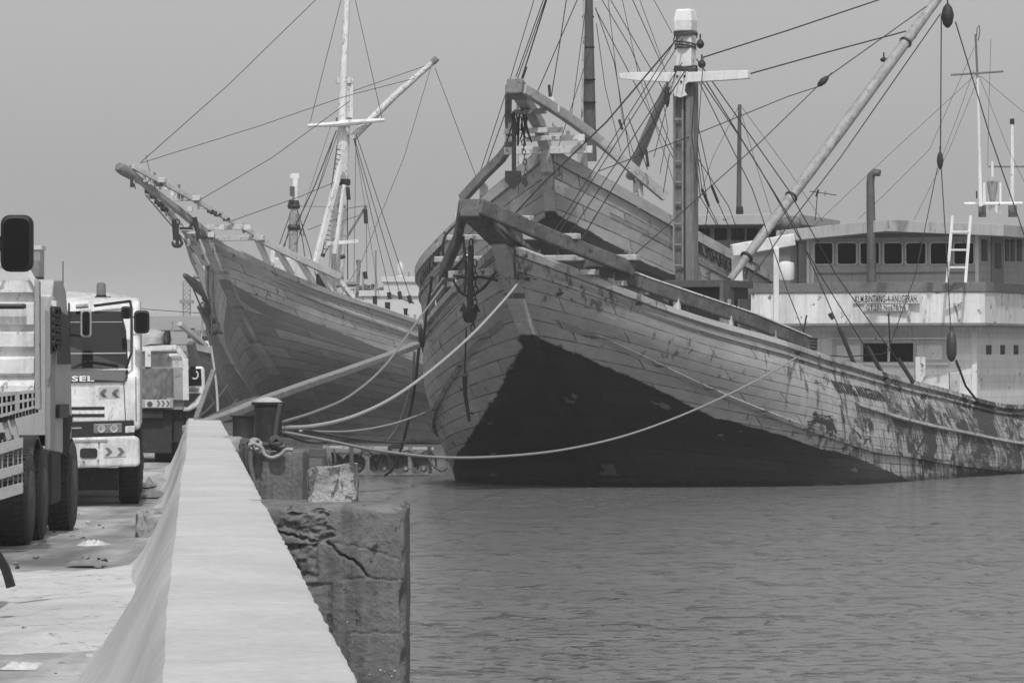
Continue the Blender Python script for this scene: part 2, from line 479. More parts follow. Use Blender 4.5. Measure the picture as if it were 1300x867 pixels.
# big cracked pier block.  u runs from the wall to the outer corner, v from below the water to the top
BX0, BX1, BZ0, BZ1 = -1.95, -.738, -.5, 1.665
def seg_d(p, a, b):
    ax, ay = a; bx, by = b; dx, dy = bx-ax, by-ay
    t = max(0, min(1, ((p[0]-ax)*dx+(p[1]-ay)*dy)/(dx*dx+dy*dy)))
    return math.hypot(p[0]-ax-t*dx, p[1]-ay-t*dy)
def px2b(px, py): return ((px-650)*31.7/F, EYE+(HY-py)*31.7/F)
CR1 = [px2b(*q) for q in ((352, 675), (385, 683), (408, 685), (424, 692), (431, 703), (445, 710), (457, 722), (464, 733))]
CR2 = [px2b(*q) for q in ((424, 687), (455, 692), (480, 700), (500, 708), (513, 711))]
CR3 = [px2b(*q) for q in ((433, 705), (434, 733))]
JO = [px2b(*q) for q in ((433, 736), (513, 735))]
JO2 = [px2b(*q) for q in ((425, 802), (516, 804))]
SP = [px2b(*q) for q in ((350, 665), (372, 645), (412, 637), (418, 650), (414, 668), (428, 680), (405, 690), (380, 680))]
def inpoly(p, poly):
    c = False; n = len(poly)
    for i in range(n):
        a, b = poly[i], poly[i-1]
        if (a[1] > p[1]) != (b[1] > p[1]) and p[0] < (b[0]-a[0])*(p[1]-a[1])/(b[1]-a[1])+a[0]: c = not c
    return c
def crack_fn(u, v):
    p = (BX0+(BX1-BX0)*u, BZ0+(BZ1-BZ0)*v)
    j = noise.noise(Vector((p[0]*9, p[1]*9, 2)))*.018+noise.noise(Vector((p[0]*27, p[1]*27, 5)))*.012
    d = 0
    def ln(pts, w, dep):
        m = min(seg_d((p[0]+j, p[1]+j), a, b) for a, b in zip(pts, pts[1:]))
        return dep*max(0, 1-m/w)
    d = max(ln(CR1, .012, .05), ln(CR2, .007, .012), ln(CR3, .006, .01), ln(JO, .008, .014), ln(JO2, .008, .01))
    if inpoly((p[0]+j*2, p[1]+j*2), SP):
        q = Vector((p[0]*7, p[1]*13, 1))
        d = max(d, .02+.035*noise.noise(q)+.03*noise.noise(q*2.6)+.018*noise.noise(q*6))
    q2 = px2b(0, 690)[1]
    if p[0] < -1.35 and px2b(0, 735)[1] < p[1] < px2b(0, 690)[1]:
        d = max(d, .03+.05*noise.noise(Vector((p[0]*8, p[1]*8, 5)))+.02*noise.noise(Vector((p[0]*25, p[1]*25, 5))))
    if p[1] < px2b(0, 740)[1] and p[0] < -1.25: d = max(d, .012+.02*max(0, noise.noise(Vector((p[0]*12, p[1]*12, 8)))))
    return d
rough_block('pier_block', BX0, BX1, 31.7, 33.15, BZ0, BZ1, conc, ('large cracked concrete block with a broken-out patch, jutting from the wall into the water', 'concrete block'), n=110, amp=.008, crack=crack_fn, chip=.05)
stump_c = M('broken_concrete', .34, .9, .5, 3.2, chips=.3, cv=.45, bump=.9, bd=.04)
def stump():
    mb = MB(); x0, x1 = -1.462, -1.095; n = 26
    def f(u, v):
        a = 2*pi*u
        cx, cy = (x0+x1)/2, 32.6
        s = max(abs(cos(a)), abs(sin(a)))
        r = (x1-x0)/2/s**.85
        h = v
        p = Vector((cx+r*cos(a)*(1-.03*v), cy+r*sin(a)*.85, 1.64+.27*h+(.03*cos(a+.3)+.04*noise.noise(Vector((cos(a)*2, sin(a)*2, 4))))*h))
        return p+noise.noise_vector(p*7)*.02+noise.noise_vector(p*19)*.006
    mb.grid(f, 48, 14)
    top = [f(i/47, 1) for i in range(47)]
    c = sum(top, Vector())/47+Vector((0, 0, .01))
    mb.add(top+[c], [(i, (i+1) % 47, 47) for i in range(47)])
    return mb.build('concrete_stump', stump_c, smooth='all', top=('rough broken concrete stump standing on the large cracked block', 'concrete stump'))
stump()
rough_block('pier_block', -3.3, -2.42, 52.9, 54.6, -.5, 1.665, conc, ('smaller smooth concrete block under the tall iron bollard', 'concrete block'), n=34, amp=.008, chip=.02, seed=3)
rough_block('pier_block', -4.3, -3.75, 63, 65, -.5, 1.67, M('pale_concrete', .3, .85, .3, 2, chips=.2, bump=.6), ('pale concrete block against the wall behind the tall bollard', 'concrete block'), n=24, amp=.012, chip=.03, seed=9)
# barnacles on the big block
rnd = random.Random(3)
bar = M('shell', .36, .7, .4, 30, bump=0)
for i in range(34):
    x = BX1-.02-abs(rnd.gauss(0, .16)); z = .52+rnd.random()**1.7*-.35
    if i < 5: z = .55+rnd.random()*.35; x = -1.3+rnd.random()*.3
    r = .006+rnd.random()*.009
    MB().lathe((x, 31.71, z), [(r, 0), (r*.9, -.004), (r*.45, -.012), (r*.2, -.013)], (0, 1, 0), 8).build('barnacle', bar, smooth=True, top=('tiny pale barnacle stuck on the lower face of the cracked block', 'barnacle', 'barnacles on the cracked block'))

def bollard(px, pyb, pyt, w, d, label, cap=True):
    t = empty('mooring_bollard', P(px, pyb, d), label=label, cat='bollard')
    c = P(px, pyb, d); s = d/F; r = w*s/2; h = (pyb-pyt)*s
    MB().lathe(c, [(r*1.05, -.05), (r*1.02, .03), (r*.97, .1), (r*.99, h*.72), (r*1.04, h*.8), (r*1.0, h*.84)], n=32).build('post', iron, t, smooth=True)
    MB().lathe(c, [(r*1.0, h*.835), (r*1.18, h*.86), (r*1.2, h*.9), (r*1.1, h*.91)], n=32).build('flange', iron, t, smooth=True)
    if cap: MB().lathe(c, [(r*1.0, h*.91), (r*.9, h*.935), (r*.55, h*.985), (r*.05, h)], n=32).build('cap', M('cement_cap', .4, .85, .3, 4), t, smooth=True)
    return t
bollard(340.5, 573, 504, 36, 53.6, 'tall dark iron bollard with a pale cement cap on the block beside the wall')
bollard(309, 558, 524, 28, 64, 'shorter iron bollard half hidden behind the tall capped bollard', cap=False)

# ------------------------------------------------------------------ haze
bpy_h = MB().box(-2500, 2500, -60, 5100, -1.2, 75)
hz = bpy.data.materials.new('haze_air'); hz.use_nodes = True
for nd in list(hz.node_tree.nodes):
    if nd.type == 'BSDF_PRINCIPLED': hz.node_tree.nodes.remove(nd)
pv = hz.node_tree.nodes.new('ShaderNodeVolumePrincipled')
pv.inputs['Color'].default_value = (.92, .92, .92, 1)
pv.inputs['Density'].default_value = .00038
pv.inputs['Anisotropy'].default_value = 0.
hz.node_tree.links.new(pv.outputs[0], hz.node_tree.nodes['Material Output'].inputs['Volume'])
ho = bpy_h.build('haze', hz, top=('pale even sea haze over the harbour', None, None, 'stuff'))
# ------------------------------------------------------------------ wooden ships
def interp(x, xs, ys):
    n = len(xs); x = min(max(x, xs[0]), xs[-1])
    i = 0
    while i < n-2 and x > xs[i+1]: i += 1
    def gr(k):
        if k == 0: return (ys[1]-ys[0])/(xs[1]-xs[0])
        if k == n-1: return (ys[-1]-ys[-2])/(xs[-1]-xs[-2])
        a = xs[k]-xs[k-1]; b = xs[k+1]-xs[k]
        return (a*a*ys[k+1]+(b*b-a*a)*ys[k]-b*b*ys[k-1])/(a*b*(a+b))
    h = xs[i+1]-xs[i]; t = (x-xs[i])/h; d0, d1 = gr(i), gr(i+1)
    return (2*t**3-3*t**2+1)*ys[i]+(t**3-2*t**2+t)*h*d0+(-2*t**3+3*t**2)*ys[i+1]+(t**3-t**2)*h*d1
ZB = -.8
def lin(x, xs, ys):
    if x <= xs[0]: return ys[0]
    for a, b, c, d in zip(xs, xs[1:], ys, ys[1:]):
        if x <= b: return c+(d-c)*(x-a)/(b-a)
    return ys[-1]
class Ship:
    def __init__(s, name, p, label, mat, group='wooden cargo ships moored along the quay', paint=None, cat='ship', paint_s=None):
        s.paint_s = paint_s; s.p = p; s.mat = mat; s.paint = paint
        s.root = empty(name, (p['X0'], p['D'], 0), p['th'], label=label, cat=cat, group=group)
        s.c, s.s = cos(p['th']), sin(p['th'])
        s.lz = [l+p['sl'][-1] for l in p['lz']]
    def hp(s, U, V, side, off=0.):
        if off:
            e = 1e-3
            u0, u1 = (U, U+e) if U < .999 else (U-e, U)
            v0, v1 = (V, V+e) if V < .99 else (V-e, V)
            a = s.hp(u1, V, side)-s.hp(u0, V, side); b = s.hp(U, v1, side)-s.hp(U, v0, side)
            n = a.cross(b).normalized()*(-side)
            return s.hp(U, V, side)+n*off*-1 if n.dot(Vector((-.3, side, 0))) < 0 else s.hp(U, V, side)+n*off
        p = s.p; zh = p['zs'][0]; z0 = ZB+(zh-ZB)*V
        Ls = interp(z0, p['sz'], p['sl']); Lh = p['sl'][-1]
        zs = interp(Lh+(p['len']-Lh)*U, s.lz, p['zs'])
        z = ZB+(zs-ZB)*V; L = Ls+(p['len']-Ls)*U
        E = p['Ew']+(p['Ed']-p['Ew'])*V; m = p['mw']+(p['md']-p['mw'])*V
        B = p['Bw']+(p['Bd']-p['Bw'])*V**p['pf']
        t = min(max((L-Ls)/E, 0), 1)
        b = B*max(1-(1-t)**2.2, 0)**m
        b *= 1-.35*max(0, (U-.8)/.2)**2
        return Vector((L, side*b, z))
    def w2l(s, P_):
        x, y = P_[0]-s.p['X0'], P_[1]-s.p['D']
        return Vector((x*s.c+y*s.s, -x*s.s+y*s.c, P_[2]))
    def l2w(s, q): return Vector((s.p['X0']+q[0]*s.c-q[1]*s.s, s.p['D']+q[0]*s.s+q[1]*s.c, q[2]))
    def at(s, px, py, L=None, y=None, z=None, d=None):
        """local point seen at a photograph pixel on the plane L, y or z = constant, or at distance d"""
        if d is not None: return s.w2l(P(px, py, d))
        o = s.w2l((0, 0, EYE)); e = s.w2l(P(px, py, 1.)); v = e-o
        i, c = (0, L) if L is not None else (1, y) if y is not None else (2, z)
        t = (c-o[i])/v[i]; return o+v*t
    def attrs(s, o):
        me = o.data
        for nm in ('paint', 'wear'):
            a = me.attributes.new(nm, 'FLOAT', 'POINT')
            for i, v in enumerate(me.vertices):
                L, y, z = v.co
                if nm == 'paint': a.data[i].value = z-lin(L, *(s.paint_s if s.paint_s and y > .05 else s.paint)) if s.paint else 1.
                else: a.data[i].value = min(1.3, max(0., (L+1.5)/9.))*min(1, max(.35, (4.5-z)/3))
        return o
    def hull(s, NU=150, NV=44, zdeck=.75):
        mb = MB(); mb.uv = []
        us = [(i/(NU-1))**1.9 for i in range(NU)]; vv = [j/(NV-1) for j in range(NV)]
        for side in (-1, 1):
            vs = []; 
            Lacc = [0.]*NV; prev = None
            for i, u in enumerate(us):
                row = [s.hp(u, v, side) for v in vv]
                if prev:
                    for j in range(NV): Lacc[j] += (row[j]-prev[j]).length
                prev = row
                for j in range(NV):
                    vs.append(row[j]); mb.uv.append((Lacc[j]+side*31.3+40, vv[j]*7.4))
            fs = [(i*NV+j, (i+1)*NV+j, (i+1)*NV+j+1, i*NV+j+1) for i in range(NU-1) for j in range(NV-1)]
            mb.add(vs, fs)
        n = NU*NV
        k = (NU-1)*NV
        mb.f.append(tuple([k+j for j in range(NV)]+[n+k+j for j in range(NV-1, -1, -1)]))
        s.h = s.attrs(mb.build('hull', s.mat, s.root, smooth='all', local=True))
        sol = s.h.modifiers.new('thickness', 'SOLIDIFY'); sol.thickness = .07; sol.offset = 0
        # deck
        mb = MB(); vs = []
        m = 60
        for i in range(m):
            u = .03+.97*(i/(m-1))**1.5
            a = s.hp(u, .90, -1); b = s.hp(u, .90, 1)
            vs += [(a.x, a.y*.97, a.z), ((a.x+b.x)/2, 0, a.z+.06), (b.x, b.y*.97, b.z)]
        mb.add(vs, [(3*i+j, 3*i+3+j, 3*i+4+j, 3*i+1+j) for i in range(m-1) for j in (0, 1)])
        mb.build('deck', old_wood, s.root, local=True)
    def strake(s, name, V, dv, off, mat=None, u0=.004, u1=1., n=110, sides=(-1, 1), vf=None, parent=None, dz=0.):
        for side in sides:
            mb = MB(); mb.uv = []; vs = []; acc = 0; pr = None
            for i in range(n):
                u = u0+(u1-u0)*(i/(n-1))**1.8
                v = vf(u) if vf else V
                lo, hi = s.hp(u, v-dv/2, side), s.hp(u, min(v+dv/2, 1.), side)
                o2 = off*min(1, .25+u/.14) if name in ('wale', 'rubbing_ledge') else off
                lo2, hi2 = s.hp(u, v-dv/2, side, o2), s.hp(u, min(v+dv/2, 1.), side, o2)
                z = Vector((0, 0, dz))
                row = [lo, lo2, hi2+z, hi+z]
                if pr: acc += (lo-pr).length
                pr = lo
                vs += row
                mb.uv += [(acc+side*9+20, v*7.4), (acc+side*9+20, v*7.4+.05), (acc+side*9+20, v*7.4+.18), (acc+side*9+20, v*7.4+.2)]
            mb.add(vs, [(4*i+j, 4*i+4+j, 4*i+4+(j+1) % 4, 4*i+(j+1) % 4) for i in range(n-1) for j in range(3)]+[(0, 1, 2, 3), (4*n-4, 4*n-1, 4*n-2, 4*n-3)])
            s.attrs(mb.build(name, mat or s.mat, parent or s.h, local=True))
    def stem(s, w=.4, dep=.34, vtop=1., extra=None, name='stem_post'):
        pts = [s.hp(0, v, 1) for v in [i/30 for i in range(31)]]
        pts = [q+Vector((-dep*.25, 0, 0)) for q in pts]
        if extra: pts += [Vector(e) for e in extra]
        mb = MB(); mb.sweep(pts, w, dep, up=(1, 0, .01))
        mb.uv = [(v[1]+v[0]*.2+5, v[2]*.3) for v in mb.v]
        return s.attrs(mb.build(name, s.mat, s.root, local=True, bevel=.02))
    def lettering(s, txt, U0, V0, U1, V1, side, height, mat, off=.085):
        """painted name that follows the planking"""
        cu = bpy.data.curves.new('t', 'FONT'); cu.body = txt; cu.resolution_u = 3; cu.offset = .03
        ob = bpy.data.objects.new('t', cu); COL.objects.link(ob)
        dg = bpy.context.evaluated_depsgraph_get(); dg.update()
        me = ob.evaluated_get(dg).to_mesh()
        vs = [tuple(v.co) for v in me.vertices]; fs = [tuple(p.vertices) for p in me.polygons]
        ob.evaluated_get(dg).to_mesh_clear(); bpy.data.objects.remove(ob)
        x0, x1 = min(v[0] for v in vs), max(v[0] for v in vs)
        y1 = max(v[1] for v in vs)
        out = []
        for x, y, z in vs:
            t = (x-x0)/(x1-x0); U = U0+(U1-U0)*t; V = V0+(V1-V0)*t+(y/y1)*height
            q = s.hp(U, V, side, off)
            out.append(q)
        MB().add(out, fs).build('name_lettering', mat, s.h, local=True)
    def line(s, pts, d0, d1=None, r=.012, name='stay', mat=None, smooth=False):
        q = PP(pts, d0, d1)
        if smooth: q = smoothpts(q)
        return MB().tube([s.w2l(v) for v in q], r, 5, cap=False).build(name, mat or wire, s.root, smooth='all', local=True)
def text_mesh(txt, sx=1., bold=0.):
    cu = bpy.data.curves.new('t', 'FONT'); cu.body = txt; cu.resolution_u = 3; cu.offset = bold; cu.space_character = 1.08
    ob = bpy.data.objects.new('t', cu); COL.objects.link(ob)
    dg = bpy.context.evaluated_depsgraph_get(); dg.update()
    me = ob.evaluated_get(dg).to_mesh()
    vs = [tuple(v.co) for v in me.vertices]; fs = [tuple(p.vertices) for p in me.polygons]
    ob.evaluated_get(dg).to_mesh_clear(); bpy.data.objects.remove(ob)
    x0, x1 = min(v[0] for v in vs), max(v[0] for v in vs); y0, y1 = min(v[1] for v in vs), max(v[1] for v in vs)
    return [((v[0]-x0)/(x1-x0), (v[1]-y0)/(y1-y0)) for v in vs], fs
def put_text(txt, o, dx, dy, name, mat, parent, local=False, bold=0.):
    """lettering filling the parallelogram o, o+dx, o+dy"""
    vs, fs = text_mesh(txt, bold=bold); o, dx, dy = Vector(o), Vector(dx), Vector(dy)
    return MB().add([o+dx*x+dy*y for x, y in vs], fs).build(name, mat, parent, local=local)
def chain(mb, pts, link=.13, r=.016, w=.045):
    pts = [Vector(p) for p in pts]; k = 0
    for a, b in zip(pts, pts[1:]):
        n = max(1, int((b-a).length/link)); d = (b-a)/n
        for i in range(n):
            c = a+d*(i+.5); ax = d.normalized()
            sd = ax.cross(Vector((0, 1, .1))).normalized()
            if k % 2: sd = ax.cross(sd)
            ring = [c+ax*cos(t)*link*.62+sd*sin(t)*w for t in [2*pi*j/8 for j in range(9)]]
            mb.tube(ring, r, 4, cap=False); k += 1
    return mb
def anchor(name, top, h, label, fs=1., side=(1, 0, 0), fwd=(0, -1, 0), pts_chain=None, stock=True, ax=(0, 0, -1), up=.0):
    top = Vector(top); sd = Vector(side).normalized(); fw = Vector(fwd).normalized(); dn = Vector(ax).normalized()
    t = empty(name, tuple(top+dn*h), label=label, cat='anchor')
    MB().beam(top, top+dn*h, .09, .11, up=fw).build('shank', iron, t, bevel=.01)
    ring = [top-dn*.05+sd*cos(a)*.1+dn*-sin(a)*.1 for a in [2*pi*j/12 for j in range(13)]]
    MB().tube(ring, .02, 6).build('ring', iron, t, smooth=True)
    for q in (-1, 1):
        mb = MB(); base = top+dn*h*.98
        pts = [base, base+(sd*q*.2*h-dn*.03*h)*fs, base+(sd*q*.34*h-dn*.16*h)*fs, base+(sd*q*.40*h-dn*.34*h)*fs]
        mb.sweep(pts, [.12, .11, .09, .05], [.12, .1, .08, .04], up=tuple(fw))
        tip = pts[3]
        c = base+(sd*q*.36*h-dn*.22*h)*fs
        mb.prism([c+fw*.16*h*.8*fs-dn*-.02, c-fw*.16*h*.8*fs-dn*-.02, tip-dn*.08*h*fs], tuple(sd*q*.02))
        mb.build('fluke', iron, t, bevel=.008)
    if stock: MB().beam(top+dn*.12*h-fw*.38*h, top+dn*.12*h+fw*.38*h, .06, .06).build('stock', iron, t, bevel=.01)
    if pts_chain: chain(MB(), pts_chain).build('chain', iron, t, smooth='all')
    return t
PA = dict(th=1.166, X0=1.564, D=101.736, len=26.0, sz=[-.8, 0, 2, 4, 5.6], sl=[1.288, .81, -1.396, -3.537, -4.7], lz=[0, 3, 6, 10, 16, 24, 30], zs=[5.356, 3.887, 3.125, 2.664, 2.117, 1.614, 2.302], Bw=5.025, Bd=4.432, Ew=4.497, Ed=7.513, mw=.445, md=1.102, pf=2.503)
PB = dict(th=1.3, X0=1.864, D=127.5, len=32.0, sz=[-.8, 0, 2, 4, 6, 8.6], sl=[1.0, .508, -.055, -1.862, -2.554, -3.538], lz=[0, 3, 6, 10, 16, 24, 32], zs=[8.716, 6.099, 4.992, 4.7, 4.6, 4.8, 5.6], Bw=5.078, Bd=5.107, Ew=4.482, Ed=5.534, mw=.436, md=1.242, pf=1.261)
PC = dict(th=.947, X0=-7.509, D=162.73, len=30.0, sz=[-.8, 0, 2, 4, 6, 7.7], sl=[.902, .689, -.879, -2.892, -4.353, -5.566], lz=[0, 3, 6, 10, 16, 24, 30], zs=[7.341, 5.634, 4.515, 3.3, 3.1, 3.2, 3.8], Bw=4.343, Bd=5.0, Ew=5.65, Ed=10.0, mw=.45, md=1.223, pf=.841)
# ================= ship A: the near one with the white deckhouse
A = Ship('wooden_ship', PA, 'nearest wooden cargo ship, worn bow, tall boxed mast and white deckhouse with name boards',
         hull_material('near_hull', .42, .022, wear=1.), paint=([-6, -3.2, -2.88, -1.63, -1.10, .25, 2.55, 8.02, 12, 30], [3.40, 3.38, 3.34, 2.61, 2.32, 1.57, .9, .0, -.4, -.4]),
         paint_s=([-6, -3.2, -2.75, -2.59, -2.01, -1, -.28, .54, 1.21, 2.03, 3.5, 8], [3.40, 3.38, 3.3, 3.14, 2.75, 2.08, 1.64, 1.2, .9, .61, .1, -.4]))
A.hull()
A.stem(w=.34, dep=.30)
A.strake('cap_rail', .99, .022, .13, dz=.05)
waleA = hull_material('near_wale', .30, .022, wear=1.)
A.strake('wale', .935, .02, .09, mat=waleA)
A.strake('wale', .0, .03, .12, mat=waleA, vf=lambda u: interp(u, [0, .035, .075, .1435, .35, .64, 1], [.76, .709, .609, .488, .401, .33, .3]), u0=.012)
A.strake('rubbing_ledge', .0, .022, .13, mat=pale_wood, vf=lambda u: interp(u, [0, .075, .2018, .32, .53, .70, 1], [.83, .799, .753, .696, .645, .622, .6]), u0=.27)
A.lettering('BINTANG ANUGERAH', .243, .782, .357, .79, -1, .075, text_dark, off=.05)
# bow platform
tip = A.at(600, 265, y=0)
t = MB().sweep([A.hp(0, 1, 1)+Vector((.5, 0, -.05)), A.hp(0, 1, 1)+Vector((-.35, 0, .22)), tip+Vector((-.15, 0, .02))], [.55, .5, .42], [.42, .42, .4]).build('bowsprit', M('beam_wood', .10, .75, .7, 3.4, chips=.25, cv=.4, bump=.5), A.root, local=True, bevel=.03)
beam_wood = _mats['beam_wood']
for sg in (-1, 1):
    e = Vector((-2.54, sg*2.25, 4.72+.05))
    MB().sweep([tip+Vector((-.1, sg*.18, .05)), tip.lerp(e, .5)+Vector((0, 0, .02)), e], .17, [.34, .33, .31]).build('bow_rail', beam_wood, A.root, local=True, bevel=.04)
    pts = [A.hp(u, 1, sg)+Vector((0, 0, h)) for u, h in ((.045, .30), (.08, .33), (.12, .36), (.16, .34), (.2, .28), (.245, .24))]
    MB().sweep([p+Vector((0, -sg*.05, 0)) for p in pts], .16, .3).build('upper_rail', beam_wood, A.root, local=True, bevel=.03)
    MB().sweep([p+Vector((0, -sg*.05, .165)) for p in pts], .2, .03).build('rail_capping', chalk_wood, A.root, local=True)
    for u in (.06, .1, .14, .185, .225):
        q = A.hp(u, 1, sg)+Vector((0, -sg*.08, 0))
        MB().beam(q-Vector((0, 0, .1)), q+Vector((0, 0, .3)), .14, .12).build('stanchion', chalk_wood, A.root, local=True)
for f, ex in ((.33, .12), (.62, .12), (.97, .2)):
    a = tip.lerp(Vector((-2.54, -2.25, 4.77)), f); b = tip.lerp(Vector((-2.54, 2.25, 4.77)), f)
    v = (a-b).normalized()
    MB().beam(b-v*ex+Vector((0, 0, .22)), a+v*ex+Vector((0, 0, .22)), .26, .13).build('crossbeam', pale_wood, A.root, local=True, bevel=.02)
for dx in (.9, 1.6, 2.2):
    y = 1.2+dx*.55
    z = A.hp(.02+.02*dx, 1, 1).z
    MB().beam((-4.7+dx+.5, -y, z-.05), (-4.7+dx+.5, y, z-.05), .3, .12).build('deck_beam', pale_wood, A.root, local=True, bevel=.02)
MB().sweep([tip+Vector((.15, 0, -.12)), Vector((-3.0, -.35, 4.95)), Vector((-2.4, -.55, 4.75))], [.34, .3, .28], .1).build('gangboard', old_wood, A.root, local=True, bevel=.02)
# hawsehole damage, bow eyebolt
# foremast of boxed timber with a ladder on its face
mL = 6.4
mast = MB()
fc = A.at(870, 240, L=mL)
my = fc.y
mast_m = M('mast_wood', .15, .7, .4, 3.2, chips=.2, cv=.3, bump=.5, streak=.4)
MB().box(mL-.06, mL+.22, my+.02, my+.235, 3.0, A.at(870, 108, L=mL).z).build('mast', mast_m, A.root, local=True, bevel=.01)
mo = MB().box(mL-.10, mL+.24, my-.245, my-.035, 3.0, A.at(870, 100, L=mL).z).build('mast', M('mast_pale', .19, .7, .3, 3, streak=.5, bump=.4), A.root, local=True, bevel=.02)
zt = A.at(870, 100, L=mL).z
z0 = A.at(864, 337, L=mL).z
mb = MB()
for yy in (my+.015, my+.235): mb.beam((mL-.13, yy, z0-.05), (mL-.13, yy, A.at(864, 120, L=mL).z), .035, .05)
for k in range(9):
    z = z0+(A.at(864, 152, L=mL).z-z0)*k/7
    if k < 8: mb.beam((mL-.14, my+.015, z), (mL-.14, my+.235, z), .03, .035)
mb.build('mast_ladder', M('ladder_grey', .24, .6, .2, 4), A.root, local=True)
z1, z2, z3 = (A.at(868, y, L=mL).z for y in (97, 52, 40))
zh = A.at(868, 12, L=mL).z
MB().beam((mL+.05, my+.01, zt-.1), (mL+.05, my+.01, z3), .40, .34, up=(1, 0, 0)).build('mast_top', white_paint, A.root, local=True, bevel=.03)
MB().sweep([(mL+.05, my+.01, z3), (mL+.05, my+.01, z3+.25), (mL+.05, my+.01, zh-.03), (mL+.05, my+.01, zh)], [.42, .46, .38, .30], [.4, .42, .34, .26], up=(1, 0, 0)).build('mast_head', white_paint, A.root, local=True, bevel=.02)
def lash(z, r, n, seed, parent, nm='lashing', c=(mL+.05, my+.01)):
    rr = random.Random(seed); mb = MB()
    for i in range(n):
        ph = rr.random()*6; zz = z+(rr.random()-.5)*.09
        mb.tube([(c[0]+cos(a)*r*(1+.12*rr.random()), c[1]+sin(a)*r*(1+.12*rr.random()), zz+.04*sin(a*1+ph)) for a in [2*pi*k/14 for k in range(15)]], .022, 5, cap=False)
    for i in range(6):
        a = rr.random()*6; mb.tube([(c[0]+cos(a)*r, c[1]+sin(a)*r, z), (c[0]+cos(a)*r*1.15, c[1]+sin(a)*r*1.15, z-.1-.1*rr.random())], .015, 4)
    mb.build(nm, rope_dark, parent, local=True, smooth='all')
lash(A.at(868, 43, L=mL).z, .25, 6, 1, A.root); lash(A.at(868, 89, L=mL).z, .25, 6, 2, A.root); lash(A.at(868, 57, L=mL).z, .23, 3, 4, A.root)
a, b, c = A.at(788, 97, L=mL-.2), A.at(868, 99, L=mL-.2), A.at(951, 95, L=mL-.2)
MB().sweep([a, a.lerp(b, .3), b, b.lerp(c, .7), c], .2, [.13, .2, .24, .22, .19]).build('crosstree', white_paint, A.root, local=True, bevel=.012)
br = MB(); br.prism([A.at(x, y, L=mL-.33) for x, y in ((858, 91), (873, 91), (874, 104), (870, 108), (869, 116), (872, 121), (864, 124), (856, 122), (857, 108))], (.03, 0, 0))
br.build('mast_bracket', white_paint, A.root, local=True)
for q in ((860, 97), (869, 97), (865, 104)):
    MB().lathe(A.at(*q, L=mL-.34), [(.028, .0), (.028, -.02), (.015, -.03)], (1, 0, 0), 8).build('bolt', iron, A.root, local=True)
def block_(q, h, s=A, w=.14, name='pulley_block', m=iron, ax=(0, 0, -1)):
    q = Vector(q); ax = Vector(ax).normalized()
    mb = MB(); mb.lathe(q, [(.02, 0), (w*.7, h*.2), (w, h*.5), (w*.75, h*.85), (w*.3, h), (.02, h*1.02)], ax, 10)
    mb.tube([q-ax*.12, q], .02, 5)
    return mb.build(name, m, s.root, smooth=True, local=True)
block_(A.at(847, 109, L=mL-.25), .5, w=.07)
block_(A.at(889, 50, L=mL-.2), .22, w=.1); block_(A.at(891, 76, L=mL-.2), .2, w=.1)
# hatch shelter at the mast foot
def q3(pts, vec, nm, m, ship=A): return MB().prism(pts, vec).build(nm, m, ship.root, local=True, bevel=.012)
hs = MB(); zc = A.at(900, 362, L=6.1).z
ya, yb = A.at(843, 360, L=6.0).y, A.at(919, 360, L=6.0).y
MB().box(6.0, 8.0, yb, ya, zc-.05, zc+.12).build('shelter_roof', M('shelter_wood', .085, .75, .3, 3, planks=(1, .22), bump=.4), A.root, local=True, bevel=.01)
MB().box(6.3, 7.9, yb+.1, ya, 2.9, zc-.051).build('shelter_shade', black, A.root, local=True)  # black box stands in for the shade under the shelter roof
MB().beam(A.at(916, 366, y=yb-.1)+Vector((0, 0, -.1)), A.at(951, 385, d=110.0), .1, .42).build('shelter_board', beam_wood, A.root, local=True, bevel=.015)
for px_, m_ in ((919, pale_wood), (934, old_wood), (944, dark_wood)):
    q = A.at(px_, 380, L=7.2 if px_ > 930 else 6.1); MB().box(q.x, q.x+.2, q.y-.11, q.y+.11, 2.8, q.z).build('post', m_, A.root, local=True, bevel=.01)
# deckhouse
W0 = 18.52; HW_ = 3.34
Z = lambda y, L=W0: A.at(1100, y, L=L).z
lower = MB().box(W0, 25.4, -HW_, HW_, 1.3, Z(414)).build('lower_house', white_planks, A.root, local=True, bevel=.02)
band_pts = []
yL, yR = 3.5, -3.75
fr = []
for i in range(13):
    t = i/12; y = yL+(yR-yL)*t
    fr.append((W0-.55-.35*sin(pi*t)**.8, y))
def bandpart(z0, z1, off, name, mat):
    pts = [(x-off, y-(off if i == 12 else -off if i == 0 else 0)) for i, (x, y) in enumerate(fr)]
    mb = MB(); ring = pts+[(25.8, yR-off), (25.8, yL+off)]
    mb.prism([(x, y, z0) for x, y in ring], (0, 0, z1-z0))
    return mb.build(name, mat, A.root, local=True, bevel=.01)
zb0, zb1, zb2 = Z(411), Z(372), Z(360)
bandpart(zb0, zb1, 0, 'balcony_front', white_boards)
bandpart(zb0-.07, zb0-.003, .05, 'balcony_underside_trim', grey_paint)
bandpart(zb1+.003, zb2, .035, 'balcony_rail', M('rail_grey', .17, .65, .25, 2, chips=.25, cv=.5, bump=.4))
MB().box(W0-.68, W0-.2, 3.53, 3.75, zb0, zb1).build('corner_post', white_paint, A.root, local=True, bevel=.02)
U0 = W0+.25
zu0, zu1 = zb2-.3, A.at(1100, 291, L=U0).z
yl = A.at(1030, 320, L=U0).y
upper = MB().box(U0, 25.0, -HW_, yl, zu0, zu1-.02).build('wheelhouse', grey_planks, A.root, local=True, bevel=.015)
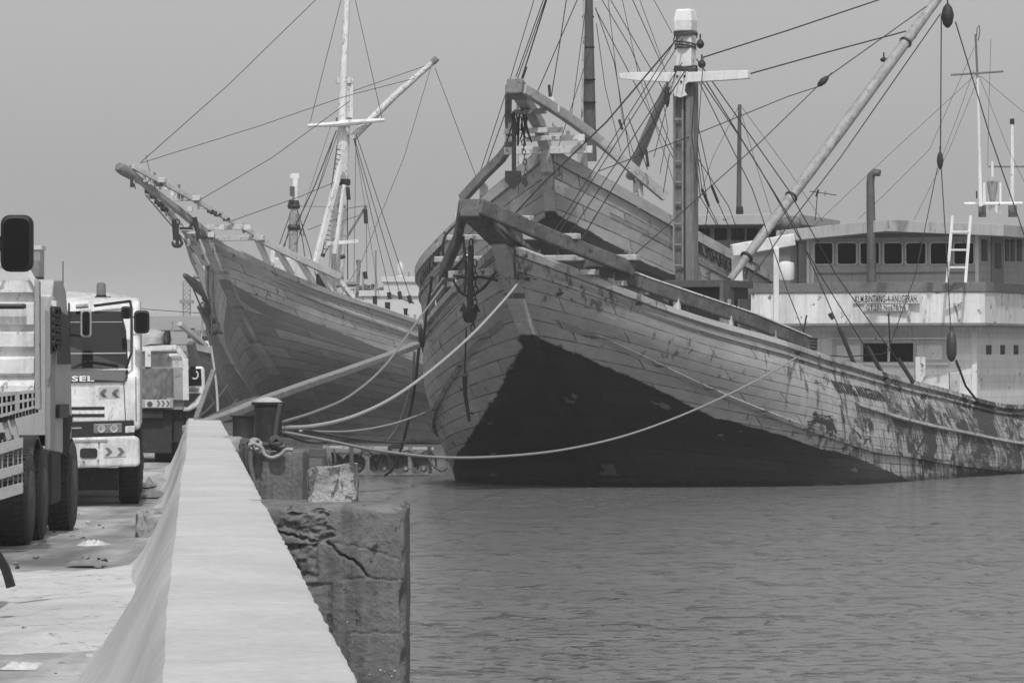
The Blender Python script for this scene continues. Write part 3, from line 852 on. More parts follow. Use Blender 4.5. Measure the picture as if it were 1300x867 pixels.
for x0, x1 in ((1034, 1058), (1063, 1088), (1092, 1117), (1122, 1146), (1150, 1176), (1181, 1206), (1211, 1237)):
    a, b = A.at(x0, 308, L=U0), A.at(x1, 336, L=U0)
    r = .07; y0_, y1_, z0_, z1_ = b.y, a.y, b.z, a.z
    pts = []
    for cx, cy, a0 in ((y1_-r, z1_-r, 0), (y0_+r, z1_-r, 90), (y0_+r, z0_+r, 180), (y1_-r, z0_+r, 270)):
        pts += [(U0-.022, cx+r*cos(R(a0+k*22.5)), cy+r*sin(R(a0+k*22.5))) for k in range(5)]
    w = MB().prism(pts, (.03, 0, 0)).build('window', glass, upper, local=True)
    ring = pts+[pts[0]]
    MB().tube([(U0-.02, p[1], p[2]) for p in ring], .022, 4, cap=False).build('window_frame', white_paint, w, local=True)
MB().box(U0-.05, U0-.002, yl-.09, yl, zu0, zu1-.05).build('corner_board', white_paint, upper, local=True)
MB().box(U0-.05, U0-.002, -HW_, -HW_+.09, zu0, zu1-.05).build('corner_board', white_paint, upper, local=True)
MB().box(U0-.035, U0-.002, -HW_, yl, Z(347, U0)-.02, Z(347, U0)+.02).build('sill_strip', grey_paint, upper, local=True)
MB().box(U0-.03, U0-.002, -HW_, yl, Z(302, U0), Z(299, U0)+.02).build('sill_strip', grey_paint, upper, local=True)
for k, (x0, x1, tall) in enumerate(((1246, 1253, 0), (1258, 1273, 2), (1276, 1281, 0), (1283, 1288, 0), (1291, 1297, 0))):
    a, b = A.at(x0, 304, y=-HW_), A.at(x1, 332, y=-HW_)
    if tall:
        MB().box(a.x, b.x, -HW_-.03, -HW_+.01, zb2-.1, a.z+.05).build('door', M('door_grey', .22, .6, .2, 2, bump=.2), upper, local=True)
        MB().box(a.x+.25, b.x-.25, -HW_-.04, -HW_-.028, a.z-.75, a.z-.08).build('door_window', glass, upper, local=True)
    else: MB().box(a.x, b.x, -HW_-.02, -HW_+.01, b.z, a.z).build('window', glass, upper, local=True, bevel=.02)
# side passage with posts
for px_, m_ in ((1010, grey_paint), (1023, grey_paint), (1026, white_paint)):
    q = A.at(px_, 300, L=U0-.1); MB().box(q.x-.08, q.x+.08, q.y-.06, q.y+.06, zb2, zu1).build('post', m_, A.root, local=True, bevel=.01)
MB().box(22.5, 24.9, yl+.002, 2.6, zu0, zu1-.03).build('passage_shade', M('passage_dark', .05, .7, .3, 3), A.root, local=True)  # interior shade of the passage, put in as a dark block
# roof with a shallow ridge
ro = MB(); Lr0 = W0-.62; a, pk, c = A.at(985, 293, L=Lr0), A.at(1125, 279, L=Lr0-.2), A.at(1274, 285, L=Lr0)
th = .30
ring = [(a.x, a.y, a.z), (pk.x, pk.y, pk.z), (c.x, c.y, c.z), (c.x+8., c.y, c.z+.02), (pk.x+8., pk.y, pk.z+.1), (a.x+8, a.y, a.z+.02)]
vs = [(x, y, z) for x, y, z in ring]+[(x, y, z-th) for x, y, z in ring]
ro.add(vs, [(0, 1, 4, 5), (1, 2, 3, 4), (6, 11, 10, 7), (7, 10, 9, 8), (0, 6, 7, 1), (1, 7, 8, 2), (2, 8, 9, 3), (3, 9, 10, 4), (4, 10, 11, 5), (5, 11, 6, 0)])
roof = ro.build('roof', M('roof_white', .42, .65, .2, 1.5, chips=.12, cv=.4, streak=.25, bump=.3), A.root, local=True, bevel=.01)
# lower windows
fy = lambda px_, py_, L=W0: A.at(px_, py_, L=L)
wf = MB(); a, b = fy(1057, 432), fy(1204, 461)
f_ = MB().box(W0-.05, W0-.002, b.y, a.y, b.z, a.z).build('shutter_frame', M('frame_white', .5, .6, .15, 2, streak=.2), lower, local=True, bevel=.01)
a, b = fy(1097, 436), fy(1160, 459); MB().box(W0-.07, W0-.048, b.y, a.y, b.z, a.z).build('window', glass, lower, local=True)
a, b = fy(1128, 436), fy(1131, 459); MB().box(W0-.085, W0-.069, b.y, a.y, b.z, a.z).build('mullion', white_paint, lower, local=True)
for x0, x1 in ((1063, 1093), (1165, 1197)):
    a, b = fy(x0, 438), fy(x1, 457)
    MB().box(W0-.065, W0-.049, b.y, a.y, b.z, a.z).build('shutter', white_paint, lower, local=True, bevel=.01)
for py_ in (430, 462):
    a, b = fy(1055, py_), fy(1206, py_); MB().box(W0-.10, W0-.001, b.y, a.y, a.z-.03, a.z+.03).build('frame_ledge', white_paint, lower, local=True)
for px_, w_ in ((1252, 6), (1270, 5), (1287, 5)):
    a, b = A.at(px_, 438, y=-HW_), A.at(px_+w_, 450, y=-HW_); MB().box(a.x, b.x, -HW_-.02, -HW_+.01, b.z, a.z).build('porthole_shutter', glass, lower, local=True)
a, b = A.at(1262, 494, y=-HW_), A.at(1300, 510, y=-HW_)
MB().box(W0-.05, W0-.003, -HW_-.04, -HW_+.1, 1.3, Z(416)).build('corner_board', white_paint, lower, local=True)
# name boards
Lb = W0-.95
for (x0, y0, x1, y1, txt, hh) in ((1083, 374, 1168, 385, 'KLM.BINTANG-4-ANUGERAH.', .8), (1097, 386.5, 1153, 394.5, 'GT.250.No678/Na', .85)):
    a, b = A.at(x0, y0, L=Lb), A.at(x1, y1, L=Lb)
    MB().box(Lb, Lb+.03, b.y, a.y, b.z, a.z).build('name_board', M('board_white', .6, .6, .1, 3, bump=0), A.root, local=True)
    m = (a.z-b.z)*(1-hh)/2
    put_text(txt, (Lb-.006, a.y-.06, b.z+m), (0, b.y-a.y+.12, 0), (0, 0, (a.z-b.z)*hh), 'name_lettering', text_dark, A.root, local=True, bold=.012)
# exhaust pipe
pts = [A.at(1107, y, L=W0-.75) for y in (358, 230, 222, 218)]
pts = [A.at(1106.5, 358, L=W0-.72), A.at(1106, 300, L=W0-.72), A.at(1105, 232, L=W0-.72), A.at(1106, 223, L=W0-.72), A.at(1110, 219, L=W0-.72), A.at(1117, 220, L=W0-.72)]
MB().tube(pts, [.125, .12, .105, .105, .1, .09], 14).build('exhaust_pipe', M('pipe_grey', .12, .6, .4, 3, streak=.3, metal=.2), A.root, smooth=True, local=True)
# white ladder against the balcony
la = empty('ladder', tuple(A.l2w(A.at(1218, 358, L=W0-1.0))), label='short white wooden ladder leaning on the wheelhouse roof edge', cat='ladder')
r1 = [P(1202, 359, 116.2), P(1209, 274, 116.4)]; r2 = [P(1225.5, 359, 116.2), P(1232, 274, 116.4)]
MB().beam(*r1, .07, .09, up=(0, 1, 0)).build('rail', white_paint, la); MB().beam(*r2, .07, .09, up=(0, 1, 0)).build('rail', white_paint, la)
for f in (.23, .49, .76): MB().beam(r1[0].lerp(r1[1], f), r2[0].lerp(r2[1], f), .05, .08 if f < .7 else .13, up=(0, 1, 0)).build('rung', white_paint, la)
# frame of white posts and a beam at the break of the deck
q = [A.at(929, 313, d=114), A.at(1008, 299, d=114.6)]
MB().beam(q[0]-Vector((0, 0, .1)), q[1]-Vector((0, 0, .1)), .14, .30).build('frame_beam', white_paint, A.root, local=True, bevel=.02)
for px_, w_ in ((936, 14), (985.5, 7)):
    q = A.at(px_, 310, d=114.3); s_ = w_*114/F/2
    w = A.l2w(q); MB().box(w.x-s_, w.x+s_, w.y, w.y+.15, 3.2, q.z-.1).build('frame_post', white_paint, A.root, bevel=.015)
# white water tank on the side deck
MB().lathe(A.l2w(A.at(998, 356, d=119)), [(.20, 0), (.22, .06), (.22, .42), (.2, .46), (.06, .5)], n=18).build('water_tank', white_boards, A.root, smooth=True)
MB().lathe(A.l2w(A.at(1003, 283, d=119)), [(.05, -.3), (.16, -.22), (.18, 0), (.16, .2), (.05, .3)], (1, .2, .1), n=14).build('float', rusty, A.root, smooth=True)
# boom
b0, b1 = A.at(926, 356, d=109.2), A.at(1206, -22, d=115)
MB().tube([b0, b0.lerp(b1, .12), b0.lerp(b1, .5), b0.lerp(b1, .8), b1], [.085, .12, .15, .13, .10], 16).build('boom', M('boom_paint', .30, .6, .4, 4.5, chips=.24, cv=.45, bump=.4), A.root, smooth=True, local=True)
for f in (.075, .27, .79):
    q = b0.lerp(b1, f); d = (b1-b0).normalized()
    MB().lathe(q, [(.16, -.03), (.17, 0), (.16, .03)], d, 14).build('boom_band', iron, A.root, smooth=True, local=True)
block_(A.at(1158, 38, d=114.5), .25, w=.13); block_(A.at(1122, 73, d=114), .12, w=.1)
block_(A.at(1203, 4, d=115), .62, w=.17); block_(A.at(1052, 97, d=112.5), .36, w=.09, ax=(A.at(1040, 108, d=112.5)-A.at(1052, 97, d=112.5)))
block_(A.at(1193.5, 192, d=115), .45, w=.09)
LN = A.line
for pts, d0, d1, r in [([(868, 40), (770, 155), (690, 232), (653, 272)], 107.3, 98, .02), ([(860, 48), (702, 297)], 107.3, 99.5, .012), ([(866, 50), (708, 298)], 107.3, 99.5, .012),
                       ([(866, 80), (722, 299)], 107.3, 100, .013), ([(872, 86), (738, 304)], 107.3, 100, .016), ([(1184, 3), (1052, 97)], 115, 112.5, .014), ([(1040, 108), (966, 180), (796, 332)], 112.5, 101, .012),
                       ([(893, 73), (1000, 39), (1125, -3)], 107.3, 114, .018), ([(952, 94), (1045, 68), (1150, 40)], 107, 114.3, .018), ([(1040, 110), (1000, 123), (880, 172), (759, 218)], 112.5, 104, .012),
                       ([(883, 95), (955, 240), (1000, 370), (1022, 426)], 107.3, 104, .013), ([(886, 96), (943, 180), (1010, 288), (1087, 467)], 107.3, 105.6, .014), ([(889, 92), (965, 215), (1042, 350), (1124, 482)], 107.3, 107, .014), ([(884, 75), (1000, 240), (1062, 350), (1160, 486)], 107.3, 108.6, .014),
                       ([(1195, 20), (1194, 192)], 115, 115, .016), ([(1190, 214), (1162, 350), (1129, 440)], 115, 108, .012), ([(1195, 214), (1203, 340), (1207, 420)], 115, 110, .014), ([(1194, 18), (1067, 200), (995, 294), (944, 367)], 115, 109.5, .014),
                       ([(1213, 28), (1256, 170), (1290, 268), (1302, 304)], 115, 118, .016), ([(858, 90), (830, 200)], 107.3, 107, .01), ([(1214, 458), (1226, 490), (1241, 509)], 110, 112, .03), ([(882, 110), (878, 170), (885, 230)], 107.2, 107.2, .012), ([(893, 72), (889, 130), (882, 235)], 107, 106, .01)]:
    A.line(pts, d0, d1, r, name='stay')
for (x, y, x2, y2, d) in ((1065, 415, 1086, 466, 105.6), (1053, 398, 1058, 405, 105.5), (1101, 440, 1124, 481, 107), (1140, 455, 1160, 486, 108.6)):
    MB().tube([A.at(x, y, d=d), A.at(x2, y2, d=d)], .05, 8).build('turnbuckle', iron, A.root, smooth=True, local=True)
for (x, y, x2, y2, d) in ((1024, 400, 1019, 428, 104), (1128, 398, 1130, 440, 107)):
    MB().tube([A.at(x, y, d=d), A.at(x2, y2, d=d)], .02, 6).build('stay', iron, A.root, smooth=True, local=True)
MB().tube([A.at(1036, 450, d=104), A.at(1075, 453, d=106), A.at(1122, 449, d=107.5), A.at(1131, 443, d=107.5)], .014, 5).build('stay', iron, A.root, smooth='all', local=True)
# timber bitts on the port rail and the end knot of the upper rail
for x, y0, y1, w, m_ in ((1168, 453, 492, 13, chalk_wood), (1211.5, 472, 503, 13, pale_wood)):
    q = A.l2w(A.at(x, y1, d=110.9 if x < 1200 else 113.2)); s_ = w*110/F/2; h = (y1-y0)*110/F
    MB().add([], []).box(q.x-s_, q.x+s_, q.y-.12, q.y+.14, q.z-.3, q.z+h).build('bitt', m_, A.root, bevel=.015)
q = A.at(1029, 436, d=102.6)
mb = MB()
for k in range(4): mb.tube([q+Vector((cos(a)*.18, sin(a)*.13, (k-1.5)*.07-.02*cos(a))) for a in [2*pi*j/10 for j in range(11)]], .03, 5)
mb.build('lashing', rope_dark, A.root, smooth='all', local=True)
# radio masts and aerials on the roof
def rod(x0, y0, x1, y1, d, r, nm, m=white_paint, r1=None): return MB().tube([P(x0, y0, d), P(x1, y1, d)], [r, r if r1 is None else r1], 8).build(nm, m, A.root, smooth=True)
rod(1245, 262, 1241, 98, 121, .055, 'radio_mast', r1=.03); rod(1241, 100, 1238.5, 44, 121, .03, 'radio_mast', M('pole_grey', .14, .6))
rod(1207, 95.5, 1274, 91, 121, .028, 'yard', M('pole_grey', .14, .6)); 
MB().tube([P(1240, 46, 121), P(1240.5, 36, 121), P(1243, 32, 121), P(1244, 40, 121), P(1242, 52, 121)], .012, 5).build('aerial_loop', wire, A.root, smooth='all')
rod(1285, 262, 1285, 155, 122.5, .07, 'signal_mast', r1=.045); rod(1285, 158, 1285, 151, 122.5, .06, 'signal_lamp', iron)
rod(1255, 211.5, 1308, 211.5, 122.5, .03, 'yard', grey_paint); rod(1224, 259, 1298, 258.5, 121.5, .045, 'rail')
rod(1249.5, 258, 1249.5, 232, 121.5, .045, 'aerial'); rod(1240, 252, 1240, 243, 121.6, .02, 'aerial', iron); rod(1260, 228, 1259.5, 205, 121.5, .04, 'aerial'); rod(1270, 268, 1270, 232, 121.6, .035, 'aerial')
MB().lathe(P(1240, 243, 121.6), [(.02, 0), (.06, .02), (.06, .05), (.02, .08)], n=10).build('lamp', white_paint, A.root, smooth=True)
MB().lathe(P(1260, 246, 121.7), [(.05, -.35), (.09, -.05), (.12, .05), (.15, .3), (.15, .33)], n=12).build('horn', M('horn', .3, .5), A.root, smooth=True)
for x, w in ((1247, 9), (1285.5, 10)):
    q = P(x, 270, 121.8); MB().box(q.x-w*.0105, q.x+w*.0105, q.y-.1, q.y+.1, q.z-.12, q.z+.2).build('mast_foot', rusty, A.root)
MB().prism([P(*p, 121.9) for p in ((1254, 270), (1254, 262), (1258, 257), (1266, 257), (1270, 264), (1270, 273), (1267, 273), (1260, 263), (1256, 270))], (0, .06, 0)).build('lamp_bracket', white_paint, A.root)
for pts in ([(1239, 95), (1125, 200), (1030, 290)], [(1243, 97), (1205, 190), (1160, 280)], [(1243, 97), (1280, 190), (1310, 250)], [(1237, 60), (1180, 190), (1120, 250), (1090, 278)], [(1258, 50), (1255, 150), (1254, 210)], [(1245, 97), (1320, 160)], [(1236, 90), (1215, 150), (1190, 215)]):
    A.line(pts, 121, 121, .006, name='aerial_wire')
rod(1035, 280, 1038, 243, 120, .012, 'television_aerial', wire)
rod(1028, 243, 1062, 248, 120, .012, 'television_aerial', wire); rod(1039, 241, 1036, 250, 120, .03, 'television_aerial', wire); rod(1048, 243, 1047, 249, 120, .01, 'television_aerial', wire)
# hanging fender on a line
fq = P(1208, 420, 110)
t = empty('fender', tuple(P(1208, 460, 110)), label='long dark rubber fender hanging on a line above the port rail', cat='fender')
MB().lathe(fq, [(.03, 0), (.1, -.1), (.125, -.3), (.125, -.55), (.09, -.68), (.03, -.74)], n=14).build('body', M('rubber', .04, .5, .2, 5), t, smooth=True)
MB().tube([fq+Vector((cos(a)*.04, 0, .05+sin(a)*.05)) for a in [2*pi*k/10 for k in range(11)]], .012, 5).build('eye', iron, t, smooth='all')
# anchor on the starboard bow with its chain
at_ = P(598, 312, 97.5)
anchor('anchor', at_, 1.62, fs=.55, stock=False, label= 'iron anchor with chain hanging down the starboard bow of the nearest ship', side=(.35, .9, 0), fwd=(1, -.3, 0), ax=(-.02, 0, -1),
       pts_chain=[P(603, 330, 97.6), P(604, 372, 97.7), P(600, 420, 97.8)])
MB().tube([P(592, 418, 98.2), P(590, 474, 98.6)], .02, 6).build('stay', iron, A.root)
MB().tube([P(590, 474, 98.6), P(590.5, 500, 98.7), P(596, 535, 98.8)], [.06, .045, .035], 8).build('anchor_handle', iron, A.root, smooth=True)
MB().lathe(P(590, 476, 98.6), [(.08, -.03), (.09, 0), (.08, .03)], n=10).build('boom_band', rusty, A.root)
for pts in ([(575, 356), (585, 372), (597, 378)], [(597, 378), (615, 365), (630, 345)], [(588, 300), (592, 340), (590, 372)], [(575, 350), (590, 352), (612, 352), (632, 356)]):
    A.line(pts, 97.6, 97.6, .03, name='anchor_lashing', mat=iron)
MB().beam(P(570, 349, 98.3), P(628, 345, 98), .16, .16).build('cathead', pale_wood, A.root, bevel=.02)
MB().beam(P(575, 370, 98.1), P(607, 369, 98), .1, .03).build('cathead', old_wood, A.root)
MB().beam(P(592, 277, 96.9), P(640, 281, 97.2), .09, .09).build('cathead', iron, A.root)
# ================= ship B: high empty ship behind, almost bow on
B = Ship('wooden_ship', PB, 'tall wooden cargo ship rising behind the nearest one, dark lower paint high on its bow',
         hull_material('middle_hull', .39, .030, wear=.8, plank=.34), paint=([-5, -3.2, -2.8, -2.29, -1.43, -.93, 2, 6, 40], [7.0, 6.95, 6.85, 6.37, 5.53, 5.21, 3.2, 2.2, 2.]))
B.hull(NU=120, NV=44)
B.stem(w=.30, dep=.28, extra=[B.at(684, 158, y=0), B.at(672, 138, y=0), B.at(657, 118, y=0)])
B.strake('cap_rail', .985, .028, .12, dz=.04)
B.strake('wale', .885, .018, .08, mat=hull_material('middle_wale', .3, .03, wear=.8))
B.lettering('MUSHAKAM', .069, .918, .100, .905, -1, .05, text_dark, off=.06)
B.lettering('MUSHAKAM', .115, .90, .078, .918, 1, .05, text_dark, off=.06)
tipB = Vector((-6.58, 0, 10.05))
wB = M('rail_wood', .36, .75, .3, 2.6, chips=.2, cv=.4, bump=.4)
MB().beam(tipB+Vector((-.18, 0, .08)), tipB+Vector((.35, 0, -.08)), .44, .42).build('bowsprit_block', old_wood, B.root, local=True, bevel=.04)
for sg in (-1, 1):
    pts = [tipB+Vector((.0, sg*.2, 0)), Vector((-2.85, sg*1.35, 8.82)) if sg < 0 else Vector((-3.1, 1.2, 8.65)), Vector((-1.69, sg*2.9, 7.34))]
    pts = smoothpts([pts[0], pts[0].lerp(pts[1], .5)+Vector((0, 0, .05)), pts[1], pts[1].lerp(pts[2], .5), pts[2]], 3)
    MB().sweep(pts, .18, .27).build('bow_rail', wB if sg < 0 else old_wood, B.root, local=True, bevel=.02)
    for u, h in ((.02, .9), (.045, .75), (.065, .45)):
        q = B.hp(u, 1, sg); MB().beam(q-Vector((0, sg*.1, .2)), q+Vector((-.05, -sg*.12, h*.8)), .22, .18).build('stanchion', chalk_wood, B.root, local=True, bevel=.01)
for px0, px1, py, m_ in ((652, 694, 142, old_wood), (638, 715, 166, chalk_wood), (641, 735, 176, chalk_wood), (640, 752, 191, chalk_wood)):
    d = 122+(py-140)*.04
    MB().beam(P(px0, py+1, d), P(px1, py-1, d), .2, .14 if py < 180 else .2).build('crossbeam', m_, B.root, bevel=.015)
    for t in (.12, .85):
        q = P(px0+(px1-px0)*t, py-5, d); MB().box(q.x-.05, q.x+.05, q.y-.08, q.y+.08, q.z-.05, q.z+.1).build('cleat', chalk_wood, B.root)
for q in ((671, 140), (706, 138), (738, 175), (700, 128)):
    w = P(*q, 122.5); MB().box(w.x-.09, w.x+.09, w.y-.1, w.y+.1, w.z-.1, w.z+.09).build('cleat', chalk_wood, B.root, bevel=.01)
# ropes and gear hanging in the bow frame
rr = random.Random(5)
for k in range(16):
    x = 648+rr.random()*22; y = 142+rr.random()*8
    B.line([(x, y), (x+rr.uniform(-3, 3), y+14), (x+rr.uniform(-6, 6), y+18+rr.random()*26)], 122, 122.4, .022, name='hanging_rope', mat=rope_dark if k % 3 else iron, smooth=True)
anchor('anchor', P(652.5, 150, 121.8), 1.75, fs=.35, stock=False, label= 'iron anchor with flat flukes slung in the bow frame of the high ship behind', side=(.25, .97, 0), fwd=(1, -.2, 0), pts_chain=[P(664, 178, 121.6), P(667, 215, 121.5), P(669, 232, 121.4)])
MB().prism([P(641, 217, 121.5), P(662, 217, 121.5), P(662, 230, 121.5), P(652, 241, 121.5), P(641, 230, 121.5)], (0, .12, 0)).build('anchor_bed', iron, B.root, bevel=.01)
MB().prism([P(664, 222, 121.3), P(671, 232, 121.3), P(668, 238, 121.3), P(662, 232, 121.3)], (0, .3, 0)).build('anchor_bed', iron, B.root)
# mast, boom and gaff
mb_ = M('mast_brown', .10, .65, .3, 2.5, streak=.4, bump=.3)
MB().tube([P(749.5, 205, 128.8), P(747, 60, 128.6), P(746, -20, 128.4)], [.185, .16, .14], 14).build('mast', mb_, B.root, smooth=True)
for y in (22, 60, 101, 130, 165):
    MB().lathe(P(747+(y-60)*.015, y, 128.6), [(.175+(y-60)*.0002, -.025), (.185+(y-60)*.0002, 0), (.175, .025)], n=14).build('mast_band', iron, B.root, smooth=True)
MB().tube([P(738.5, 170, 128.2), P(741.5, 0, 128.2)], .035, 6).build('mast_pipe', pale_wood, B.root, smooth=True)
MB().tube([P(800, 225, 131), P(820, 175, 130), P(848, 108, 129)], [.14, .15, .1], 12).build('gaff', M('gaff_grey', .22, .6, .2, 3, streak=.3), B.root, smooth=True)
MB().tube([P(938, 275, 137), P(939, 133, 137)], [.085, .055], 10).build('aft_mast', mb_, B.root, smooth=True)
MB().lathe(P(939, 273, 137), [(.11, 0), (.12, .1), (.1, .25)], n=10).build('mast_foot', iron, B.root, smooth=True)
for pts, r in [([(690, 0), (655, 98)], .014), ([(700, -20), (650, 120), (608, 238)], .014), ([(678, 0), (645, 110), (604, 236)], .012), ([(694, 0), (663, 98)], .02), ([(733, 0), (707, 60), (681, 120)], .014), ([(722, -20), (710, 60), (698, 134)], .014),
               ([(745, 0), (737, 60), (724, 157)], .010), ([(756, 10), (780, 80), (808, 245)], .012), ([(756, 12), (800, 95), (862, 215)], .012), ([(764, 0), (800, 60), (830, 133), (858, 200)], .012), ([(772, 0), (781, 80), (790, 150), (806, 200)], .009), ([(790, 0), (810, 92), (845, 200), (858, 240)], .009),
               ([(803, 0), (840, 82)], .012), ([(812, 0), (838, 70), (845, 92)], .009), ([(757, 30), (768, 110), (790, 200)], .01), ([(798, 150), (812, 186), (822, 215)], .014), ([(842, 130), (848, 165), (838, 220)], .01), ([(775, 0), (850, 128)], .012), ([(830, 0), (853, 42)], .009),
               ([(747, 70), (706, 196)], .01), ([(940, 134), (1000, 215), (1045, 282)], .007), ([(938, 135), (905, 200), (880, 276)], .007), ([(940, 140), (960, 210), (985, 290)], .007)]:
    B.line(pts, 125, 127.5, r)
B.line([(850, 195), (846, 220), (842, 245)], 124, 124, .012)
for (x, y, x2, y2) in ((786, 152, 790, 165), (820, 190, 823, 212), (697, 108, 699, 133), (668, 85, 663, 100), (903, 235, 912, 258), (891, 240, 900, 262)):
    B.line([(x, y), (x2, y2)], 124.5, 124.5, .04, name='deadeye', mat=iron)
for pts in ([(884, 185), (891, 240), (900, 262), (915, 292)], [(884, 150), (903, 235), (912, 258), (935, 310)], [(886, 185), (899, 262), (895, 292)], [(882, 195), (925, 262), (950, 330)], [(884, 120), (884, 200), (889, 250), (912, 290)]):
    B.line(pts, 121, 123, .012)
# deckhouse of B
qb = [B.at(800, 277, L=10.5), B.at(985, 273, L=10.5)]
yb0, yb1 = B.at(1003, 290, L=10.9).y, 4.2
zr = B.at(900, 276, L=10.9).z
bh = MB().box(10.9, 16, yb0, yb1, 4.5, zr-.25).build('deckhouse', M('b_house', .16, .65, .2, 1.5, planks=(2, .2), chips=.1), B.root, local=True)
MB().box(10.3, 16.5, yb0-.4, yb1+.4, zr-.25, zr+.06).build('roof', M('b_roof', .38, .65, .2, 1.5, chips=.1), B.root, local=True, bevel=.02)
for x0, x1 in ((871, 884), (887, 901), (907, 923), (928, 945), (948, 962), (968, 984)):
    a, b = B.at(x0, 290, L=10.87), B.at(x1, 305, L=10.87)
    MB().box(10.86, 10.9, b.y, a.y, b.z, a.z).build('window', glass, bh, local=True, bevel=.03)
# ================= ship C: on the left
C = Ship('wooden_ship', PC, 'wooden cargo ship with a long rising bowsprit frame and white masts, left of the others',
         hull_material('left_hull', .42, .055, wear=.45, low2=.6, plank=.36, stripe=.30), paint=([-6, -4.4, -3.96, -2.97, -1.68, -.05, 1.67, 6, 40], [5.5, 5.45, 5.3, 4.55, 3.88, 3.14, 2.5, 1.6, 1.2]))
C.hull(NU=110, NV=44)
C.stem(w=.34, dep=.3)
C.strake('cap_rail', .985, .026, .12, dz=.03)
C.strake('rubbing_ledge', 0, .02, .12, vf=lambda u: interp(u, [0, .02, .05, .14, 1], [.94, .936, .915, .876, .8]))
tipC = C.at(160, 213, y=0)
wC = M('c_rail', .42, .7, .25, 2.6, chips=.2, cv=.45, bump=.3)
dC = M('c_spar', .34, .7, .25, 2.6, chips=.2, cv=.45, bump=.3)
MB().sweep([tipC+Vector((-.3, 0, .06)), tipC.lerp(C.at(262, 296, y=0), .5), C.at(270, 302, y=0)], [.2, .2, .22], [.2, .22, .24]).build('bowsprit', dC, C.root, local=True, bevel=.04)
MB().lathe(tipC+Vector((-.42, 0, .02)), [(.12, 0), (.17, .05), (.2, .3), (.17, .8)], (.82, 0, -.3), 12).build('bowsprit_end', old_wood, C.root, smooth=True, local=True)
eC = {-1: Vector((-4.3, -1.55, C.at(322, 300, y=-1.55).z)), 1: Vector((-4.3, 1.55, C.at(322, 300, y=-1.55).z))}
for sg in (-1, 1):
    MB().sweep([tipC+Vector((.2, sg*.12, .05)), tipC.lerp(eC[sg], .5)+Vector((0, 0, .12)), eC[sg]], .13, .18).build('bow_rail', wC if sg < 0 else dC, C.root, local=True, bevel=.02)
    if sg < 0: pe = [C.at(322, 300, y=-1.5), C.at(375, 326, y=-2.3), C.at(432, 352, y=-3.1)]
    else: pe = [Vector((q.x, -q.y, q.z)) for q in pe]
    MB().sweep(pe, .2, .24).build('upper_rail', wC, C.root, local=True, bevel=.02)
    for f, u in ((.03, .05), (.25, .068), (.5, .085), (.74, .1), (.93, .118)):
        a = pe[0].lerp(pe[2], f); b = C.hp(u, 1, sg); MB().beam(b, a, .18, .14).build('stanchion', white_paint, C.root, local=True)
for f, ex in ((.24, .30), (.5, .34), (.82, .3), (.98, .3)):
    a, b = tipC.lerp(eC[-1], f), tipC.lerp(eC[1], f); v = (a-b).normalized()
    z = Vector((0, 0, .14 if f < .8 else -.1))
    MB().beam(b-v*ex+z, a+v*ex+z, .2, .17).build('crossbeam', chalk_wood, C.root, local=True, bevel=.015)
for x, y, w in ((175, 215, 10), (212, 238, 7), (219, 246, 5), (260, 262, 10), (221, 268, 6), (241, 266, 6), (314, 289, 9), (279, 289, 12), (268, 298, 8), (243, 310, 10)):
    q = P(x, y, 157.5); s_ = w*157/F/2; MB().box(q.x-s_, q.x+s_, q.y-.12, q.y+.12, q.z-.09, q.z+.09).build('cleat', chalk_wood, C.root, bevel=.01)
rr = random.Random(17)
for k in range(26):        # stakes, lashings and chocks along the frame
    f = rr.uniform(.12, 1); w_ = rr.choice((-1, 1))
    a = tipC.lerp(eC[-1], f); b = tipC.lerp(eC[1], f); q = a.lerp(b, (w_+1)/2)
    if k % 2: MB().beam(q+Vector((0, 0, -.15)), q+Vector((rr.uniform(-.1, .1), 0, .1+rr.random()*.3)), .07, .07).build('stake', (chalk_wood, old_wood)[k % 3 == 0], C.root, local=True)
    else: MB().tube([q+Vector((cos(t)*.1, sin(t)*.1, .05*sin(3*t))) for t in [2*pi*i/10 for i in range(11)]], .035, 5).build('lashing', rope_dark, C.root, local=True)
MB().sweep([P(243, 295, 157), P(252, 318, 157.6), P(262, 336, 158)], .3, .12).build('bow_board', pale_wood, C.root, bevel=.01)
for x0, y0, x1, y1 in ((221, 279, 223, 305), (247, 276, 253, 304), (228, 290, 245, 290), (226, 297, 232, 310), (248, 278, 240, 290)):
    C.line([(x0, y0), (x1, y1)], 157, 157, .09 if y1-y0 > 15 else .05, name='anchor_gear', mat=iron)
anchor('anchor', P(225, 284, 156.8), .8, fs=.6, label= 'small dark anchor under the bowsprit frame of the left ship', side=(.8, .5, 0), fwd=(.5, -.8, 0), stock=False)
# masts
wm = M('c_mast', .74, .6, .2, 3, chips=.25, cv=.4, streak=.2, bump=.2)
MB().tube([P(425, 375, 164), P(433, 240, 164), P(439, 108, 164)], [.30, .26, .2], 14).build('mast', wm, C.root, smooth=True)
MB().tube([P(434, 160, 163.7), P(436, 100, 163.7), P(441, -15, 163.7)], [.16, .14, .11], 12).build('topmast', wm, C.root, smooth=True)
MB().beam(P(444.5, 155, 164), P(445, 100, 164), .2, .2).build('mast_pole', wm, C.root)
for y, m_ in ((103, wm), (154, old_wood), (232, iron)):
    MB().lathe(P(437 if y < 200 else 434, y, 164), [(.3, -.1), (.31, 0), (.3, .12)], n=12).build('mast_band', m_, C.root, smooth=True)
MB().tube([P(391, 160, 163.5), P(432, 157.5, 163.5)], [.06, .1], 8).build('crosstree', wm, C.root, smooth=True)
MB().tube([P(432, 157, 163.5), P(488, 152.5, 163.5)], [.12, .06], 8).build('crosstree', wm, C.root, smooth=True)
